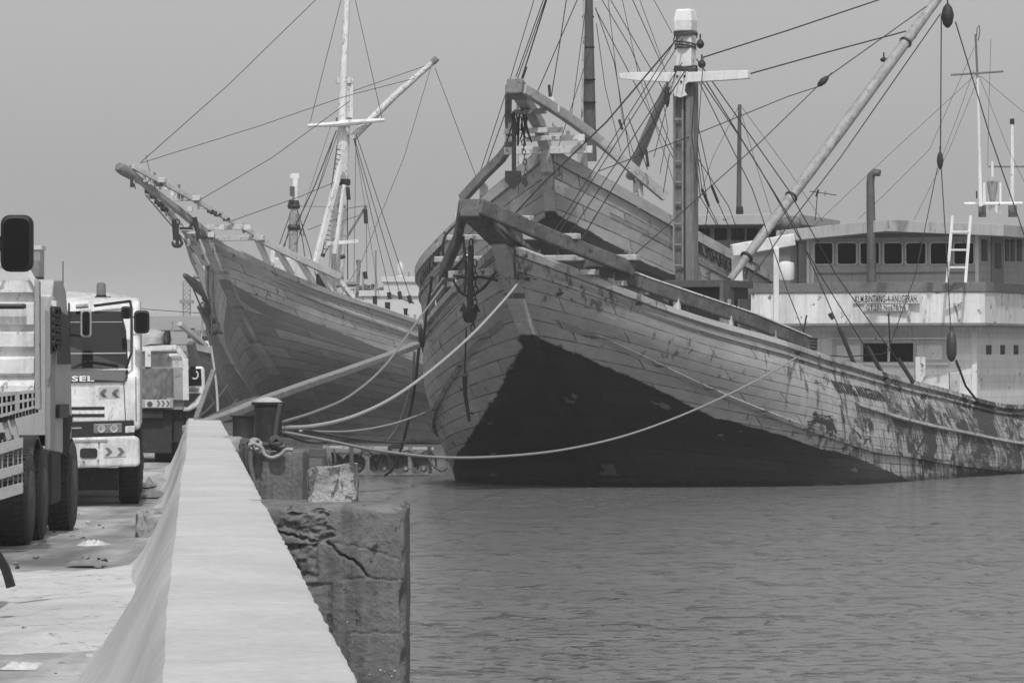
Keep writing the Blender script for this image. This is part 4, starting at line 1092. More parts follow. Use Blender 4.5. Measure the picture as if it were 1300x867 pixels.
MB().beam(P(410, 310, 163), P(433, 308, 163), .12, .12).build('spreader', wm, C.root); MB().beam(P(433, 308, 163), P(455, 306, 163), .14, .12).build('spreader', wm, C.root)
MB().tube([P(447, 176, 163.8), P(500, 123, 163.8), P(550, 79, 163.8)], [.14, .13, .1], 10).build('gaff', M('c_gaff', .66, .6, .3, 8, chips=.4, cv=.3), C.root, smooth=True)
MB().tube([P(549, 80, 163.8), P(555, 74, 163.8)], [.12, .12], 10).build('gaff_end', old_wood, C.root, smooth=True)
MB().beam(P(436, 196, 163.3), P(400, 335, 162.5), .17, .2).build('mast_leg', wm, C.root, bevel=.02)
MB().beam(P(437, 235, 163.3), P(421, 360, 162.7), .12, .14).build('mast_leg', wm, C.root, bevel=.02)
MB().beam(P(424, 322, 162.5), P(421, 378, 162.5), .17, .17).build('mast_leg', old_wood, C.root)
lm = MB()
for k in range(22):
    q = P(427-k*.8, 190+k*6, 163.2); lm.beam(q, q+Vector((.18, 0, -.03)), .03, .03)
lm.tube([P(428, 185, 163.2), P(409, 325, 162.8)], .018, 5); lm.build('mast_ladder', iron, C.root)
MB().tube([P(440, 302, 163), P(465, 261, 163)], .05, 6).build('derrick', old_wood, C.root); 
for pts, r in [([(178, 207), (290, 108), (403, -2)], .014), ([(180, 207), (330, 160), (431, 125), (448, 120), (526, 100)], .012), ([(448, 116), (540, 84)], .012), ([(247, 258), (346, 200), (445, 128)], .013), ([(293, 281), (380, 250), (424, 232)], .013),
               ([(433, 0), (394, 155)], .012), ([(451, 0), (485, 150)], .012), ([(547, 86), (513, 200), (459, 332), (430, 380)], .010), ([(552, 86), (595, 200), (614, 250)], .012), ([(427, 166), (400, 235), (376, 285)], .02), ([(426, 168), (402, 245), (380, 298)], .012), ([(430, 166), (410, 225), (376, 310)], .012),
               ([(449, 176), (495, 371)], .012), ([(450, 176), (508, 374)], .014), ([(452, 170), (521, 378)], .014), ([(441, 240), (441.5, 355)], .02), ([(452, 170), (449, 380)], .01), ([(465, 262), (466, 355)], .01), ([(450, 176), (482, 380)], .008), ([(440, 265), (465, 261)], .01), ([(437, 280), (455, 274)], .01),
               ([(391, 292), (430, 277)], .012), ([(185, 248), (262, 338), (293, 380)], .02), ([(185, 197), (190, 218)], .01), ([(166, 216), (172, 240)], .02), ([(410, 325), (425, 302)], .015), ([(380, 262), (425, 263)], .008), ([(420, 160), (377, 290)], .008)]:
    C.line(pts, 162.5, 163.5, r) if pts[0][0] > 300 else C.line(pts, 155.5, 163, r)
for x, y, x2, y2 in ((464, 266, 465, 284), (441.5, 238, 443, 254), (494, 371, 495, 380), (507, 370, 509, 380), (519, 375, 522, 385), (409, 326, 411, 322), (455, 330, 456, 340), (463, 345, 465, 354), (168, 228, 168, 238), (438, 325, 432, 327)):
    C.line([(x, y), (x2, y2)], 162.5, 162.5, .08, name='pulley_block', mat=iron)
MB().beam(P(453, 378, 162), P(456, 330, 162), .14, .12).build('post', old_wood, C.root); MB().tube([P(427, 362, 162), P(456, 360.5, 162)], .09, 8).build('windlass', old_wood, C.root, smooth=True)
MB().beam(P(493, 373, 163), P(526, 385, 163), .09, .07).build('shroud_board', old_wood, C.root)
for x, y, w in ((413, 357, 11), (405, 352, 8), (492, 388, 7), (476, 380, 6), (515, 396, 5)):
    q = P(x, y, 163); MB().lathe(q, [(.1, -.35), (w*.013, -.3), (w*.014, .05), (.1, .12)], n=10).build('deck_gear', iron, C.root, smooth=True)
MB().box(-1.2, -.2, -.6, .3, C.at(358, 340, y=0).z-.8, C.at(358, 340, y=0).z+.35).build('winch_house', white_paint, C.root, local=True, bevel=.05)
MB().tube([P(346, 334, 163), P(347, 318, 163)], .12, 8).build('vent', white_paint, C.root, smooth=True)

# ================= two more ships far left, behind C
import copy
PD = dict(PC, X0=-10.6+.0, D=197., th=.93, zs=[z*.76 for z in (7.1, 5.4, 4.4, 3.4, 3.1, 3.2, 3.8)])
PD['sl'] = [v*.8 for v in PC['sl']]; PD['sz'] = [v*.76 for v in PC['sz']]; PD['sz'][0] = -.8
mD = hull_material('far_hull', .16, .05, wear=.6)
D = Ship('wooden_ship', PD, 'dark ship mostly hidden behind the left ship, only its short bowsprit and lantern mast showing', mD)
D.hull(NU=60, NV=20); D.stem(w=.4, dep=.4)
q0, q1 = P(234, 349, 190), P(271, 378, 192.5)
MB().sweep([q0, q0.lerp(q1, .5)-Vector((0, 0, .05)), q1], [.16, .35, .5], [.16, .35, .4]).build('bowsprit', dark_wood, D.root, bevel=.03)
MB().tube([P(245, 351, 190.5), P(256, 352, 190.5)], .09, 8).build('cleat', grey_paint, D.root, smooth=True)
D.line([(241, 356), (256, 392), (270, 418)], 191, 193, .035, name='chain', mat=iron)
for k, (x, y, r) in enumerate(((262, 378, .22), (267, 389, .3), (262, 397, .2), (270, 404, .26), (272, 420, .2))):
    MB().lathe(P(x, y, 192.5), [(.05, -r), (r*.8, -r*.6), (r, 0), (r*.7, r*.7), (.05, r)], (.3*k-.6, .2, 1), 9).build('bow_gear', iron, D.root, smooth=True)
D.line([(268, 380), (269, 430), (271, 480)], 190, 188, .04, name='chain', mat=iron)
MB().tube([P(371, 380, 199), P(373, 270, 199)], [.22, .2], 10).build('mast', M('d_mast', .3, .6, .3, 3, chips=.3), D.root, smooth=True)
MB().beam(P(374, 270, 199), P(375, 227, 199), .22, .22).build('mast_top', white_paint, D.root); MB().beam(P(368.5, 224, 199), P(380, 224, 199), .2, .22).build('mast_cap', white_paint, D.root, bevel=.02)
MB().beam(P(371, 249, 198.6), P(371, 237, 198.6), .28, .2).build('lantern', dark_wood, D.root)
for y, r in ((258, .26), (262, .3), (289, .3)): MB().lathe(P(373, y, 199), [(r*.8, -.12), (r, 0), (r*.8, .12)], n=10).build('mast_band', iron, D.root, smooth=True)
for pts in ([(372, 262), (355, 310), (345, 345)], [(374, 262), (362, 310), (352, 350)], [(376, 262), (385, 310), (390, 350)], [(376, 262), (394, 320), (401, 350)], [(370, 290), (352, 330)], [(380, 290), (384, 300), (379, 294)], [(384, 285), (386, 300)]):
    D.line(pts, 199, 199, .02)
PE = dict(PC, X0=-14.6, D=228., th=1.12, zs=[3.95, 3.2, 2.6, 2.1, 1.9, 2., 2.4], sl=[.6, .3, -.5, -1.5, -2.2, -2.8], sz=[-.8, 0, .8, 1.8, 2.8, 3.95], Bw=3.2, Bd=3.6, Ed=8., len=20.)
E_ = Ship('wooden_ship', PE, 'small dark wooden ship furthest left, beyond the end of the pale wall', hull_material('small_hull', .10, .05, wear=.5))
E_.hull(NU=50, NV=20); E_.stem(w=.36, dep=.35); E_.strake('cap_rail', .97, .07, .12, mat=pale_wood)
MB().beam(P(228, 411, 225), P(262, 440, 227), .25, .22).build('bowsprit', wC, E_.root, bevel=.02)
rr = random.Random(11)
for k in range(22):
    x = 240+rr.random()*50; y = 425+(x-240)*.75-rr.random()*12
    q = P(x, y, 231+rr.random()*4); s_ = .1+rr.random()*.2
    MB().box(q.x-s_, q.x+s_, q.y-.1, q.y+.1, q.z-s_*.8, q.z+s_*.8).build('deck_fitting', (chalk_wood, white_paint, old_wood, iron)[k % 4], E_.root, bevel=.02)
MB().tube([P(277, 470, 234), P(277, 400, 234)], .05, 6).build('mast', wC, E_.root)

# ------------------------------------------------------------------ mooring lines and gangplank
def rope(pts, d0, d1, r, mat, label, name='mooring_rope', cat='rope', strands=True, group='mooring ropes between the ships and the quay'):
    q = smoothpts(PP(pts, d0, d1), 8)
    mb = MB(); mb.tube(q, r*(.72 if strands else 1), 7)
    if strands:
        L = 0; tw = [[], [], []]
        for i in range(len(q)-1):
            a, b = q[i], q[i+1]; n = max(1, int((b-a).length/(r*1.6)))
            n = min(n, 40)
            dr = (b-a).normalized(); s1 = dr.cross(Vector((0, 0, 1))).normalized(); s2 = s1.cross(dr)
            for j in range(n):
                c = a.lerp(b, j/n)
                for k in range(3):
                    an = L/(r*9)*2*pi+k*2*pi/3
                    tw[k].append(c+s1*cos(an)*r*.5+s2*sin(an)*r*.5)
                L += (b-a).length/n
        for k in range(3): mb.tube(tw[k], r*.55, 5)
    return mb.build(name, mat, smooth='all', top=(label, cat, group))
rope([(357, 543), (400, 540.5), (450, 528), (500, 504), (550, 468), (600, 424), (640, 381), (660, 356)], 53.6, 98.2, .028, M('rope_bright', .34, .9, .25, 14, bump=.6), 'thick pale rope swooping from the tall bollard up across the bow of the nearest ship')
rope([(660, 356), (668, 345), (676, 333), (686, 318)], 98.2, 98.4, .03, rope_dark, 'short dark rope end tied over the rail at the top of the thick pale rope')
rope([(1021, 448), (960, 483), (880, 521), (800, 551), (720, 570), (640, 579), (560, 580.5), (480, 572), (420, 560), (357, 548)], 102.3, 53.6, .022, M('rope_mid', .27, .9, .25, 14, bump=.6), 'long slack rope hanging in front of the dark lower bow of the nearest ship')
rope([(358, 536), (402, 522), (445, 502), (488, 465), (526, 413), (563, 363)], 53.6, 98, .022, M('rope_grey', .2, .9, .25, 14, bump=.6), 'grey rope from the tall bollard rising to the left bow rail of the nearest ship')
rope([(381, 547), (445, 547.5), (499, 538), (545, 522)], 62, 105, .02, rope_pale, 'thin pale rope low over the water behind the thick pale one', strands=False)
rope([(358, 550), (400, 562), (451, 558), (500, 561), (560, 562.5)], 53.6, 112, .02, rope_dark, 'dark rope lying just above the drum raft', strands=False)
rope([(386, 546), (451, 557), (505, 562), (556, 563)], 56, 113, .02, rope_dark, 'second dark rope sagging towards the drum raft', strands=False)
rope([(526, 448), (522, 490), (506, 540), (490, 562)], 100, 108, .03, rope_pale, 'thin rope hanging slantwise from the ship end of the gangplank', strands=False)
rope([(532, 440), (525, 500), (512, 560), (500, 592), (489, 603)], 100, 110, .035, rope_dark, 'dark rope hanging from the ship end of the gangplank to the drum raft', strands=False)
rope([(548, 350), (546, 370), (541, 400), (537, 440)], 97.8, 100, .03, rope_dark, 'dark rope hanging along the left edge of the nearest ship', strands=False)
rope([(591, 275), (565, 300), (562, 330), (556, 370), (549, 405)], 110, 112, .03, rope_dark, 'dark rope hanging down the left side of the high ship behind', strands=False)
MB().sweep(PP([(238, 545), (290, 527), (340, 506), (390, 488), (440, 471), (490, 453), (531, 437)], 84, 100), .22, [.14, .14, .135, .13, .13, .12, .12]).build('gangplank', M('plank_grey', .23, .8, .3, 3, chips=.2, cv=.4, bump=.4), bevel=.02, top=('long narrow wooden plank sloping from the wall up to the bow of the nearest ship', 'plank'))
MB().sweep(PP([(255, 540), (305, 516), (328, 508)], 86, 90), .2, .16).build('gangplank', dark_wood, bevel=.02, top=('short dark timber lying beside the foot of the long sloping plank', 'plank'))
MB().tube(PP([(532, 412), (534, 418), (533, 440), (530, 444), (527, 440)], 99.8, 99.8), .05, 6).build('hanging_hook', iron, smooth='all', top=('black iron hook holding the upper end of the long sloping plank', 'hook'))
MB().beam(P(228+21, 531, 86), P(271, 471, 92), .09, .07).build('boat_pole', old_wood, top=('thin pole leaning beyond the end of the wall', 'pole'))
for a, b, d, l in (((277, 529), (268, 440), 95, 'pale rope hanging beside the bow of the left ship'), ((243, 537), (290, 488), 95, 'slack dark rope behind the end of the wall'), ((272, 530), (301, 507), 100, 'thin dark rope near the foot of the left ship')):
    rope([a, ((a[0]+b[0])/2+2, (a[1]+b[1])/2+3), b], d, d+20, .03, rope_pale if 'pale' in l else rope_dark, l, strands=False)
# ropes heaped on and round the block under the bollard
def coil(pts, d, r, mat, label):
    return MB().tube(smoothpts(PP(pts, d), 6), r, 7).build('rope_tail', mat, smooth='all', top=(label, 'rope', 'rope tails on the bollard block'))
rd2 = M('rope_old', .13, .9, .4, 16, bump=.8)
coil([(309, 566), (306, 580), (309, 600), (316, 618), (322, 630)], 52.7, .035, rope_dark, 'dark rope tail hanging down the left edge of the bollard block')
coil([(314, 567), (313, 585), (317, 605), (321, 620)], 52.6, .035, rope_dark, 'black frayed rope tail hanging next to the wall by the bollard block')
coil([(318, 570), (318, 590), (322, 612), (324, 628)], 52.5, .03, rd2, 'grey rope tail hanging close to the left edge of the bollard block')
coil([(316, 565), (322, 563), (332, 568), (336, 577), (345, 581), (356, 577), (363, 571), (372, 571)], 52.45, .024, M('rope_loop', .30, .9, .3, 14, bump=.6), 'pale rope loop drooping over the top edge of the bollard block')
coil([(320, 562), (335, 564), (350, 567), (362, 569)], 52.8, .03, rope_dark, 'dark rope lying round the foot of the tall bollard')
coil([(356, 512), (351, 540), (349, 560), (345, 572)], 53.1, .028, rope_dark, 'rope running down the side of the tall bollard')
for k, (x, y, r) in enumerate(((313, 566, .075), (323, 566, .08), (350, 562, .07), (355, 566, .05))):
    mb = MB(); rr = random.Random(k); c = P(x, y, 52.75)
    for j in range(6):
        ax = Vector((rr.uniform(-1, 1), rr.uniform(-1, 1), rr.uniform(-1, 1))).normalized(); a = ax.orthogonal().normalized(); b = ax.cross(a)
        mb.tube([c+(a*cos(t)+b*sin(t))*r+ax*.01*sin(3*t) for t in [2*pi*i/12 for i in range(13)]], .022, 5)
    mb.build('knot', (rope_dark, M('rope_loop', .30), rope_dark, rd2)[k], smooth='all', top=(('large dark rope knot at the left of the tall bollard foot', 'pale rope knot left of the tall bollard foot', 'dark rope knot in front of the tall bollard', 'small dark knot at the right of the bollard foot')[k], 'knot', 'knots round the tall bollard'))

# ------------------------------------------------------------------ drum raft
raft = empty('drum_raft', tuple(P(480, 600, 113)), label='low raft of rusty oil drums with planks on top, floating before the nearest ship', cat='raft')
rust = M('drum_paint', .13, .5, .35, 4, chips=.3, cv=.4, streak=.3)
for k, x in enumerate((422, 449, 481, 508, 531)):
    s_ = 113/F; c = P(x, 588, 112.6); r = .27
    dm = MB().lathe(c, [(.02, .012), (r*.93, .012), (r*.94, 0), (r, -.0), (r, .3), (r*1.03, .32), (r, .34), (r, .6), (r*1.03, .62), (r, .64), (r, .9)], (0, 1, 0), 22).build('drum', rust, raft, smooth=True)
    for dx, dz, rr_ in ((.14, -.12, .045), (-.08, .1, .03)):
        MB().lathe(c+Vector((dx, .01, dz)), [(rr_, 0), (rr_, -.03), (rr_*.6, -.03), (rr_*.5, -.01)], (0, 1, 0), 10).build('bung', M('bung', .4, .5), dm)
for y0, x0, x1, h in ((572, 412, 548, .1), (575, 425, 545, .06)):
    MB().beam(P(x0, y0, 112.4), P(x1, y0+1, 112.6), .3, h).build('deck_plank', old_wood if h > .08 else dark_wood, raft, bevel=.01)
MB().beam(P(410, 567, 113.4), P(551, 569, 113.4), .2, .06).build('deck_plank', pale_wood, raft)
for x in (415, 446, 466, 495, 520, 545):
    MB().beam(P(x, 566, 112.2), P(x+1, 601, 112.2), .07, .1).build('upright', (iron, old_wood, dark_wood)[x % 3], raft)
for x in (413, 418, 424):
    MB().tube(smoothpts([P(x, 570, 112), P(x+2, 585, 111.9), P(x+1, 600, 112)], 3), .03, 6).build('lashing', rusty if x == 418 else rope_dark, raft)
MB().box(*[v for v in (P(497, 570, 113).x, P(512, 570, 113).x, 112.6, 113.2, P(0, 570, 113).z, P(0, 563, 113).z)]).build('box', iron, raft, bevel=.01)
MB().tube(smoothpts([P(540, 572, 112.3), P(549, 590, 112), P(560, 598, 112), P(568, 594, 112)], 4), .02, 5).build('lashing', rope_dark, raft)
for k in range(4):
    x = 452+k*26; MB().tube(smoothpts([P(x, 595, 112.2), P(x+4, 578, 112.1), P(x+14, 572, 112.1), P(x+22, 580, 112.1), P(x+24, 592, 112.2)], 3), .022, 5).build('lashing', iron, raft, smooth='all')
# floating timber behind the bollard
for k, (x0, y0, x1, y1, d, w) in enumerate(((352, 562, 418, 567, 125, .3), (355, 572, 420, 576, 119, .25), (345, 585, 360, 583, 110, .2))):
    MB().beam(P(x0, y0, d), P(x1, y1, d), .5, w).build('floating_timber', dark_wood, bevel=.03, top=(('dark floating timber behind the tall bollard, the farther one', 'dark floating timber left of the drum raft, the nearer one', 'short floating timber end beside the bollard block')[k], 'timber', 'floating timbers near the drum raft'))
# ------------------------------------------------------------------ vehicles
tw = M('truck_white', .66, .4, .3, 2.2, chips=.12, cv=.55, bump=.08, streak=.32, spec=.4)
tg = M('truck_grey', .26, .45, .15, 2, chips=.1, cv=.5, bump=.1)
steel = M('bed_steel', .62, .5, .3, 2.4, chips=.22, cv=.45, bump=.2, streak=.35)
steel2 = M('rail_steel', .30, .6, .25, 4, chips=.15, cv=.4, bump=.2)
plast = M('black_plastic', .014, .5, .2, 4, bump=.05)
tyre_m = M('tyre', .03, .85, .7, 5, bump=.4)
under = M('underbody', .022, .8, .4, 5, chips=.2, cv=2.5, bump=.3)
lamp_m = M('lamp_glass', .18, .15, .3, 14, bump=.1)
mark = M('marking_dark', .06, .5, .1, 5, bump=0)
def wheel(x1, y, r=.5, w=.28, parent=None, z=ROAD, dual=False):
    """x1 = outer face towards +X"""
    ww = w*2+.05 if dual else w
    c = Vector((x1, y, z+r))
    wl = MB().lathe(c, [(r*.55, 0), (r*.6, 0), (r*.9, -.0), (r*.975, -.03), (r, -.07), (r, -ww+.07), (r*.97, -ww+.03), (r*.9, -ww), (r*.55, -ww)], (1, 0, 0), 40)
    n = 46
    for k in range(n):
        a = 2*pi*k/n
        for s_ in ((-.03, -w*.47), (-w*.53, -w+.03)):
            p = c+Vector((s_[0], cos(a)*r, sin(a)*r)); q = c+Vector((s_[1], cos(a+.05)*r, sin(a+.05)*r))
            wl.beam(p, q, .035, .03, up=(0, cos(a), sin(a)))
    t = wl.build('wheel', tyre_m, parent, smooth=True)
    MB().lathe(c, [(.05, .02), (.1, .02), (.12, -.02), (r*.36, -.05), (r*.42, -.1), (r*.53, -.12), (r*.57, -.0), (r*.54, .01)], (1, 0, 0), 28).build('rim', M('rim_dirt', .07, .8, .4, 5), t, smooth=True)
    return t
def beacon(c, r, h, parent):
    b = MB().lathe(c, [(r*1.1, 0), (r*1.1, h*.12), (r*.98, h*.14)], n=18).build('beacon', plast, parent, smooth=True)
    MB().lathe(c, [(r*.96, h*.13), (r*.95, h*.8), (r*.8, h*.95), (r*.3, h)], n=18).build('lens', M('beacon_lens', .16, .25, .2, 20, bump=.1), b, smooth=True)
    return b
def rrect(x0, x1, z0, z1, r, y, n=4):
    pts = []
    for cx, cz, a0 in ((x1-r, z1-r, 0), (x0+r, z1-r, 90), (x0+r, z0+r, 180), (x1-r, z0+r, 270)):
        pts += [(cx+r*cos(R(a0+k*90/n)), y, cz+r*sin(R(a0+k*90/n))) for k in range(n+1)]
    return pts
def mirror(c, w, h, parent, face=-1, m=plast, tilt=0.):
    c = Vector(c)
    pts = [(x, y, z) for x, y, z in rrect(c.x-w/2, c.x+w/2, c.z-h/2, c.z+h/2, min(w, h)*.28, c.y)]
    o = MB().prism(pts, (tilt, .09, 0)).build('mirror', m, parent, bevel=.03, seg=3)
    g = rrect(c.x-w/2+.025, c.x+w/2-.025, c.z-h/2+.025, c.z+h/2-.025, min(w, h)*.24, c.y-.004)
    MB().prism(g, (0, .006, 0)).build('mirror_glass', M('mirror_glass', .006, .1, .1, 3, bump=0, spec=.25), o)
    return o
# --- truck 1: tipper seen from behind along its right side
t1 = empty('dump_truck', (-6.2, 49, ROAD), label='tipper truck on the left edge seen from behind, corrugated bed and round air horns', cat='truck')
X = -5.03
bz0, bz1 = P(0, 525, 48.6).z, P(0, 357, 48.6).z
YT = 46.0                                    # tailgate faces the camera
xR = P(43, 0, YT).x
zt = lambda py: P(0, py, YT).z
prof = [(356, 0), (371, 0), (372, .07), (383, .07), (386, .0), (412, .0), (415, .06), (420, .06), (423, .0), (440, .0), (444, .07), (452, .07), (456, .01), (474, .01), (478, .07), (484, .05), (490, .0), (497, .0)]
tg_ = MB()
ring = [(y_, zt(p)) for p, y_ in prof]
vs = [(xR-2.6, YT+y_-.0, z) for y_, z in ring]+[(xR, YT+y_, z) for y_, z in ring]
n_ = len(ring)
tg_.add(vs, [(i, i+1, n_+i+1, n_+i) for i in range(n_-1)])
tg_.box(xR-2.6, xR+.0, YT+.09, YT+.16, zt(497), zt(357))
bo = tg_.build('tailgate', steel, t1)
MB().add([], []).prism([(xR, YT+.1, zt(520)), (xR, YT+.1, zt(357)), (xR-.24, YT+2.6, zt(357)), (xR-.24, YT+2.6, zt(520))], (-.05, 0, 0)).build('bed_side', steel, t1)
MB().prism([P(x, y, YT-.06) for x, y in ((43, 352), (50, 357), (51, 520), (44, 520))], (0, .14, 0)).build('bed_post', steel2, t1, bevel=.015)
MB().beam(P(36, 344, YT-.03), P(46, 362, YT-.03), .05, .05).build('bed_post', tw, t1)
MB().tube([P(-6, 389, YT-.1), P(31, 389, YT-.1)], .028, 10).build('locking_bar', plast, bo, smooth=True)
MB().beam(P(31, 386.5, YT-.1), P(31, 391.5, YT-.1), .05, .03).build('locking_bar', plast, bo)
# punched rail that sags towards the left
bk = MB().prism([P(x, y, YT+.05) for x, y in ((-14, 500), (52, 494), (52, 516), (-14, 534))], (0, .06, 0)).build('hole_shade', M('hole_dark', .008, .9, .1), t1)  # near-black sheet paints the shade seen through the holes
rl = MB()
yl_ = lambda x, t: (494+22*t)+(52-x)/66*((500-494)+(12)*t)
for t0_, t1_ in ((0, .16), (.42, .56), (.86, 1.)):
    rl.prism([P(x, yl_(x, tt), YT-.02) for x, tt in ((-14, t0_), (52, t0_), (52, t1_), (-14, t1_))], (0, .05, 0))
x = -14
while x < 52:
    w_ = 6 if int(x+14) % 28 < 6 else 2.2
    rl.prism([P(xx_, yl_(xx_, tt), YT-.018) for xx_, tt in ((x, 0), (x+w_, 0), (x+w_, 1), (x, 1))], (0, .046, 0)); x += w_+3.6
rl.build('punched_rail', steel2, t1)
for k in range(14):
    q = P(-8+k*4.2, yl_(-8+k*4.2, 1)+2.5, YT+.03); MB().box(q.x-.012, q.x+.012, q.y, q.y+.05, q.z-.03, q.z+.03).build('rail_lug', plast, rl and t1)
sg = MB()
for (ya, yb) in ((555, 572), (588, 604), (612, 630)):
    sg.prism([P(-14, ya+11, YT-.1), P(29, ya, YT-.1), P(29, yb-4, YT-.1), P(-14, yb+9, YT-.1)], (0, .06, 0))
for x in (2, 9, 16, 22, 27): sg.prism([P(x, 558, YT-.05), P(x+1.4, 558, YT-.05), P(x+1.4, 622, YT-.05), P(x, 624, YT-.05)], (0, .04, 0))
sg.build('rear_guard', steel2, t1, bevel=.01)
for x in (4, 14): MB().beam(P(x, 528, YT+.1), P(x+8, 558, YT+.1), .07, .05).build('guard_strut', steel2, t1)
MB().box(X-2.2, X-.5, 46.3, 53, ROAD+.55, ROAD+1.15).build('chassis', under, t1)
for y in (48.0, 49.35): wheel(X-.02, y, .5, .28, t1, dual=True)
wheel(X+.02, 52.3, .52, .30, t1)
for yc, r in ((48.9, .62), (52.3, .62)):
    pts = [(X-.22, yc+cos(a)*r*1.0, ROAD+.5+sin(a)*r) for a in [R(8+k*15) for k in range(12)]]
    MB().sweep(pts, .04, .34, up=(1, 0, 0)).build('mudguard', plast, t1)
MB().box(X-.45, X-.02, 50.1, 51.2, ROAD+.35, ROAD+.95).build('fuel_tank', under, t1, bevel=.05)
MB().box(X-.5, X-.1, 50.2, 51.0, ROAD+1.0, ROAD+1.12).build('tool_box', steel2, t1)
MB().beam((X-.05, 51.35, ROAD+.9), (X+.0, 51.5, ROAD+1.35), .05, .3).build('mud_flap', under, t1)
# cab
cz0, cz1 = ROAD+.95, P(0, 354, 51).z
prof = [(50.2, cz0), (50.2, cz1-.2), (50.4, cz1-.02), (51.3, cz1), (51.75, cz1-.12), (52.05, cz1-.5), (52.35, cz1-1.1), (52.45, cz1-1.7), (52.4, cz0+.2), (52.3, cz0-.1)]
cab = MB().prism([(X-2.3, y, z) for y, z in prof], (2.28, 0, 0)).build('cab', M('cab_grey', .42, .4, .12, 2, bump=.05, streak=.2), t1, bevel=.07, seg=3)
MB().prism([(X-.04, y, z) for y, z in [(49.6, cz1-.35), (50.15, cz1-.2), (50.15, cz0), (49.6, cz0)]], (.06, 0, 0)).build('side_panel', tg, cab, bevel=.03)
for k in range(5):
    z_ = P(0, 399+k*9.5, 50).z
    for y in (49.72, 49.98):
        MB().lathe((X+.03, y, z_), [(.085, -.04), (.085, .05), (.06, .05), (.055, .0)], (1, -.25, 0), 14).build('air_horn', plast, cab, smooth=True)
MB().box(X+.001, X+.03, 49.62, 50.12, P(0, 449, 50).z, P(0, 392, 50).z).build('horn_plate', plast, cab)
for y, z0_, z1_, m_ in ((49.85, 448, 462, steel2), (49.95, 444, 448, steel2), (49.85, 382, 390, tw)):
    MB().box(X+.005, X+.06, y-.03, y+.06 if m_ is not tw else y+.2, P(0, z1_, 50).z, P(0, z0_, 50).z).build('pipe_bracket', m_, cab)
MB().prism([(X+.001, y, z) for y, z in [(50.4, cz1-.35), (51.6, cz1-.4), (52.0, cz1-.95), (50.4, cz1-.95)]], (.012, 0, 0)).build('side_window', glass, cab)
MB().box(X+.0, X+.03, 50.5, 51.6, cz0+.35, cz0+.5).build('door_handle', plast, cab)
beacon((-5.31, 51.0, cz1-.01), .075, .22, cab)
# --- truck 2: white cab-over facing the camera
Y2 = 61.5
t2 = empty('white_truck', (-6.25, Y2+3, ROAD), label='white cab-over truck facing the camera with dark chevron stickers and a round beacon', cat='truck')
p2 = lambda x, y, d=Y2: P(x, y, d)
xr = p2(178, 0).x; xl = xr-2.42
zf = lambda y: p2(0, y).z
face = [(Y2, zf(545)), (Y2-.02, zf(480)), (Y2+.05, zf(470)), (Y2+.38, zf(392)), (Y2+.48, zf(381)), (Y2+.7, zf(377)), (Y2+2.0, zf(376)), (Y2+2.1, zf(384)), (Y2+2.1, zf(550))]
cab2 = MB().prism([(xl, y, z) for y, z in face], (xr-xl, 0, 0)).build('cab', tw, t2, bevel=.09, seg=3)
def fq(x, y, off=-.012):
    """point on the sloping screen or the flat front"""
    z = zf(y)
    if y < 470: t = (470-y)/(470-392); yy = Y2+.05+.33*t
    else: yy = Y2-.02+(0.02 if y > 500 else .0)
    return Vector(((x-650)*Y2/F, yy+off, z))
def slab(pts, th, off, name, mat, parent, **k):
    return MB().prism([fq(x, y, off) for x, y in pts], (0, th, 0)).build(name, mat, parent, **k)
L0 = 650+xl*F/Y2
ws = slab([(L0+14, 395), (154, 395), (160, 420), (163, 466), (L0+6, 470)], .03, -.02, 'windscreen', glass, cab2)
slab([(L0+10, 449), (160, 447.5), (160, 449), (L0+10, 450.5)], .01, -.032, 'screen_strip', steel2, ws)
slab([(L0+10, 409), (155, 408), (155, 409), (L0+10, 410)], .01, -.032, 'screen_strip', steel2, ws)
for a, b in (((93, 467), (110, 458)), ((110, 458), (150, 463)), ((70, 468), (40, 459))):
    MB().beam(fq(*a, -.05), fq(*b, -.05), .015, .02).build('wiper', plast, cab2)
slab([(L0+4, 471), (163, 469.5), (162, 480), (158, 485), (L0+4, 486)], .03, -.03, 'grille_band', plast, cab2, bevel=.01)
vs_, fs_ = text_mesh('DIESEL', bold=.02)
o_ = fq(62, 484.5, -.045); e_ = fq(120, 484, -.045)
put_text('DIESEL', o_, e_-o_, (0, 0, .075), 'name_lettering', white_paint, cab2, bold=.03)
for y in (517, 526): slab([(L0+20, y), (133, y-1), (133, y+3), (L0+20, y+4)], .02, -.015, 'vent_slot', plast, cab2, bevel=.005)
slab([(156.5, 482), (157.5, 482), (160, 535), (159, 535)], .01, -.012, 'panel_gap', mark, cab2)
slab([(172, 478), (173, 478), (173.5, 535), (172.5, 535)], .01, -.011, 'panel_gap', mark, cab2)
slab([(L0+2, 538), (170, 533), (171, 549), (170, 556), (L0+2, 558)], .05, -.03, 'lamp_panel', plast, cab2, bevel=.01)
for x0, x1, y0, y1, m_, nm in ((119, 155, 538, 550, lamp_m, 'headlight'), (159, 171, 541, 549.5, tw, 'indicator'), (L0+28, L0+64, 540, 552, lamp_m, 'headlight')):
    h_ = slab([(x0, y0), (x1, y0-1), (x1, y1-1), (x0, y1)], .04, -.045, nm, m_, cab2, bevel=.01)
    if nm == 'headlight':
        for c in (.28, .72):
            q = fq(x0+(x1-x0)*c, (y0+y1)/2, -.05); MB().lathe(q, [(.055, 0), (.05, -.008), (.03, .0)], (0, 1, 0), 14).build('bulb', M('reflector', .4, .2, .2, 20, bump=0), h_, smooth=True)
slab([(L0+28, 545), (104, 542), (104, 544), (L0+28, 547)], .01, -.04, 'trim', steel2, cab2)
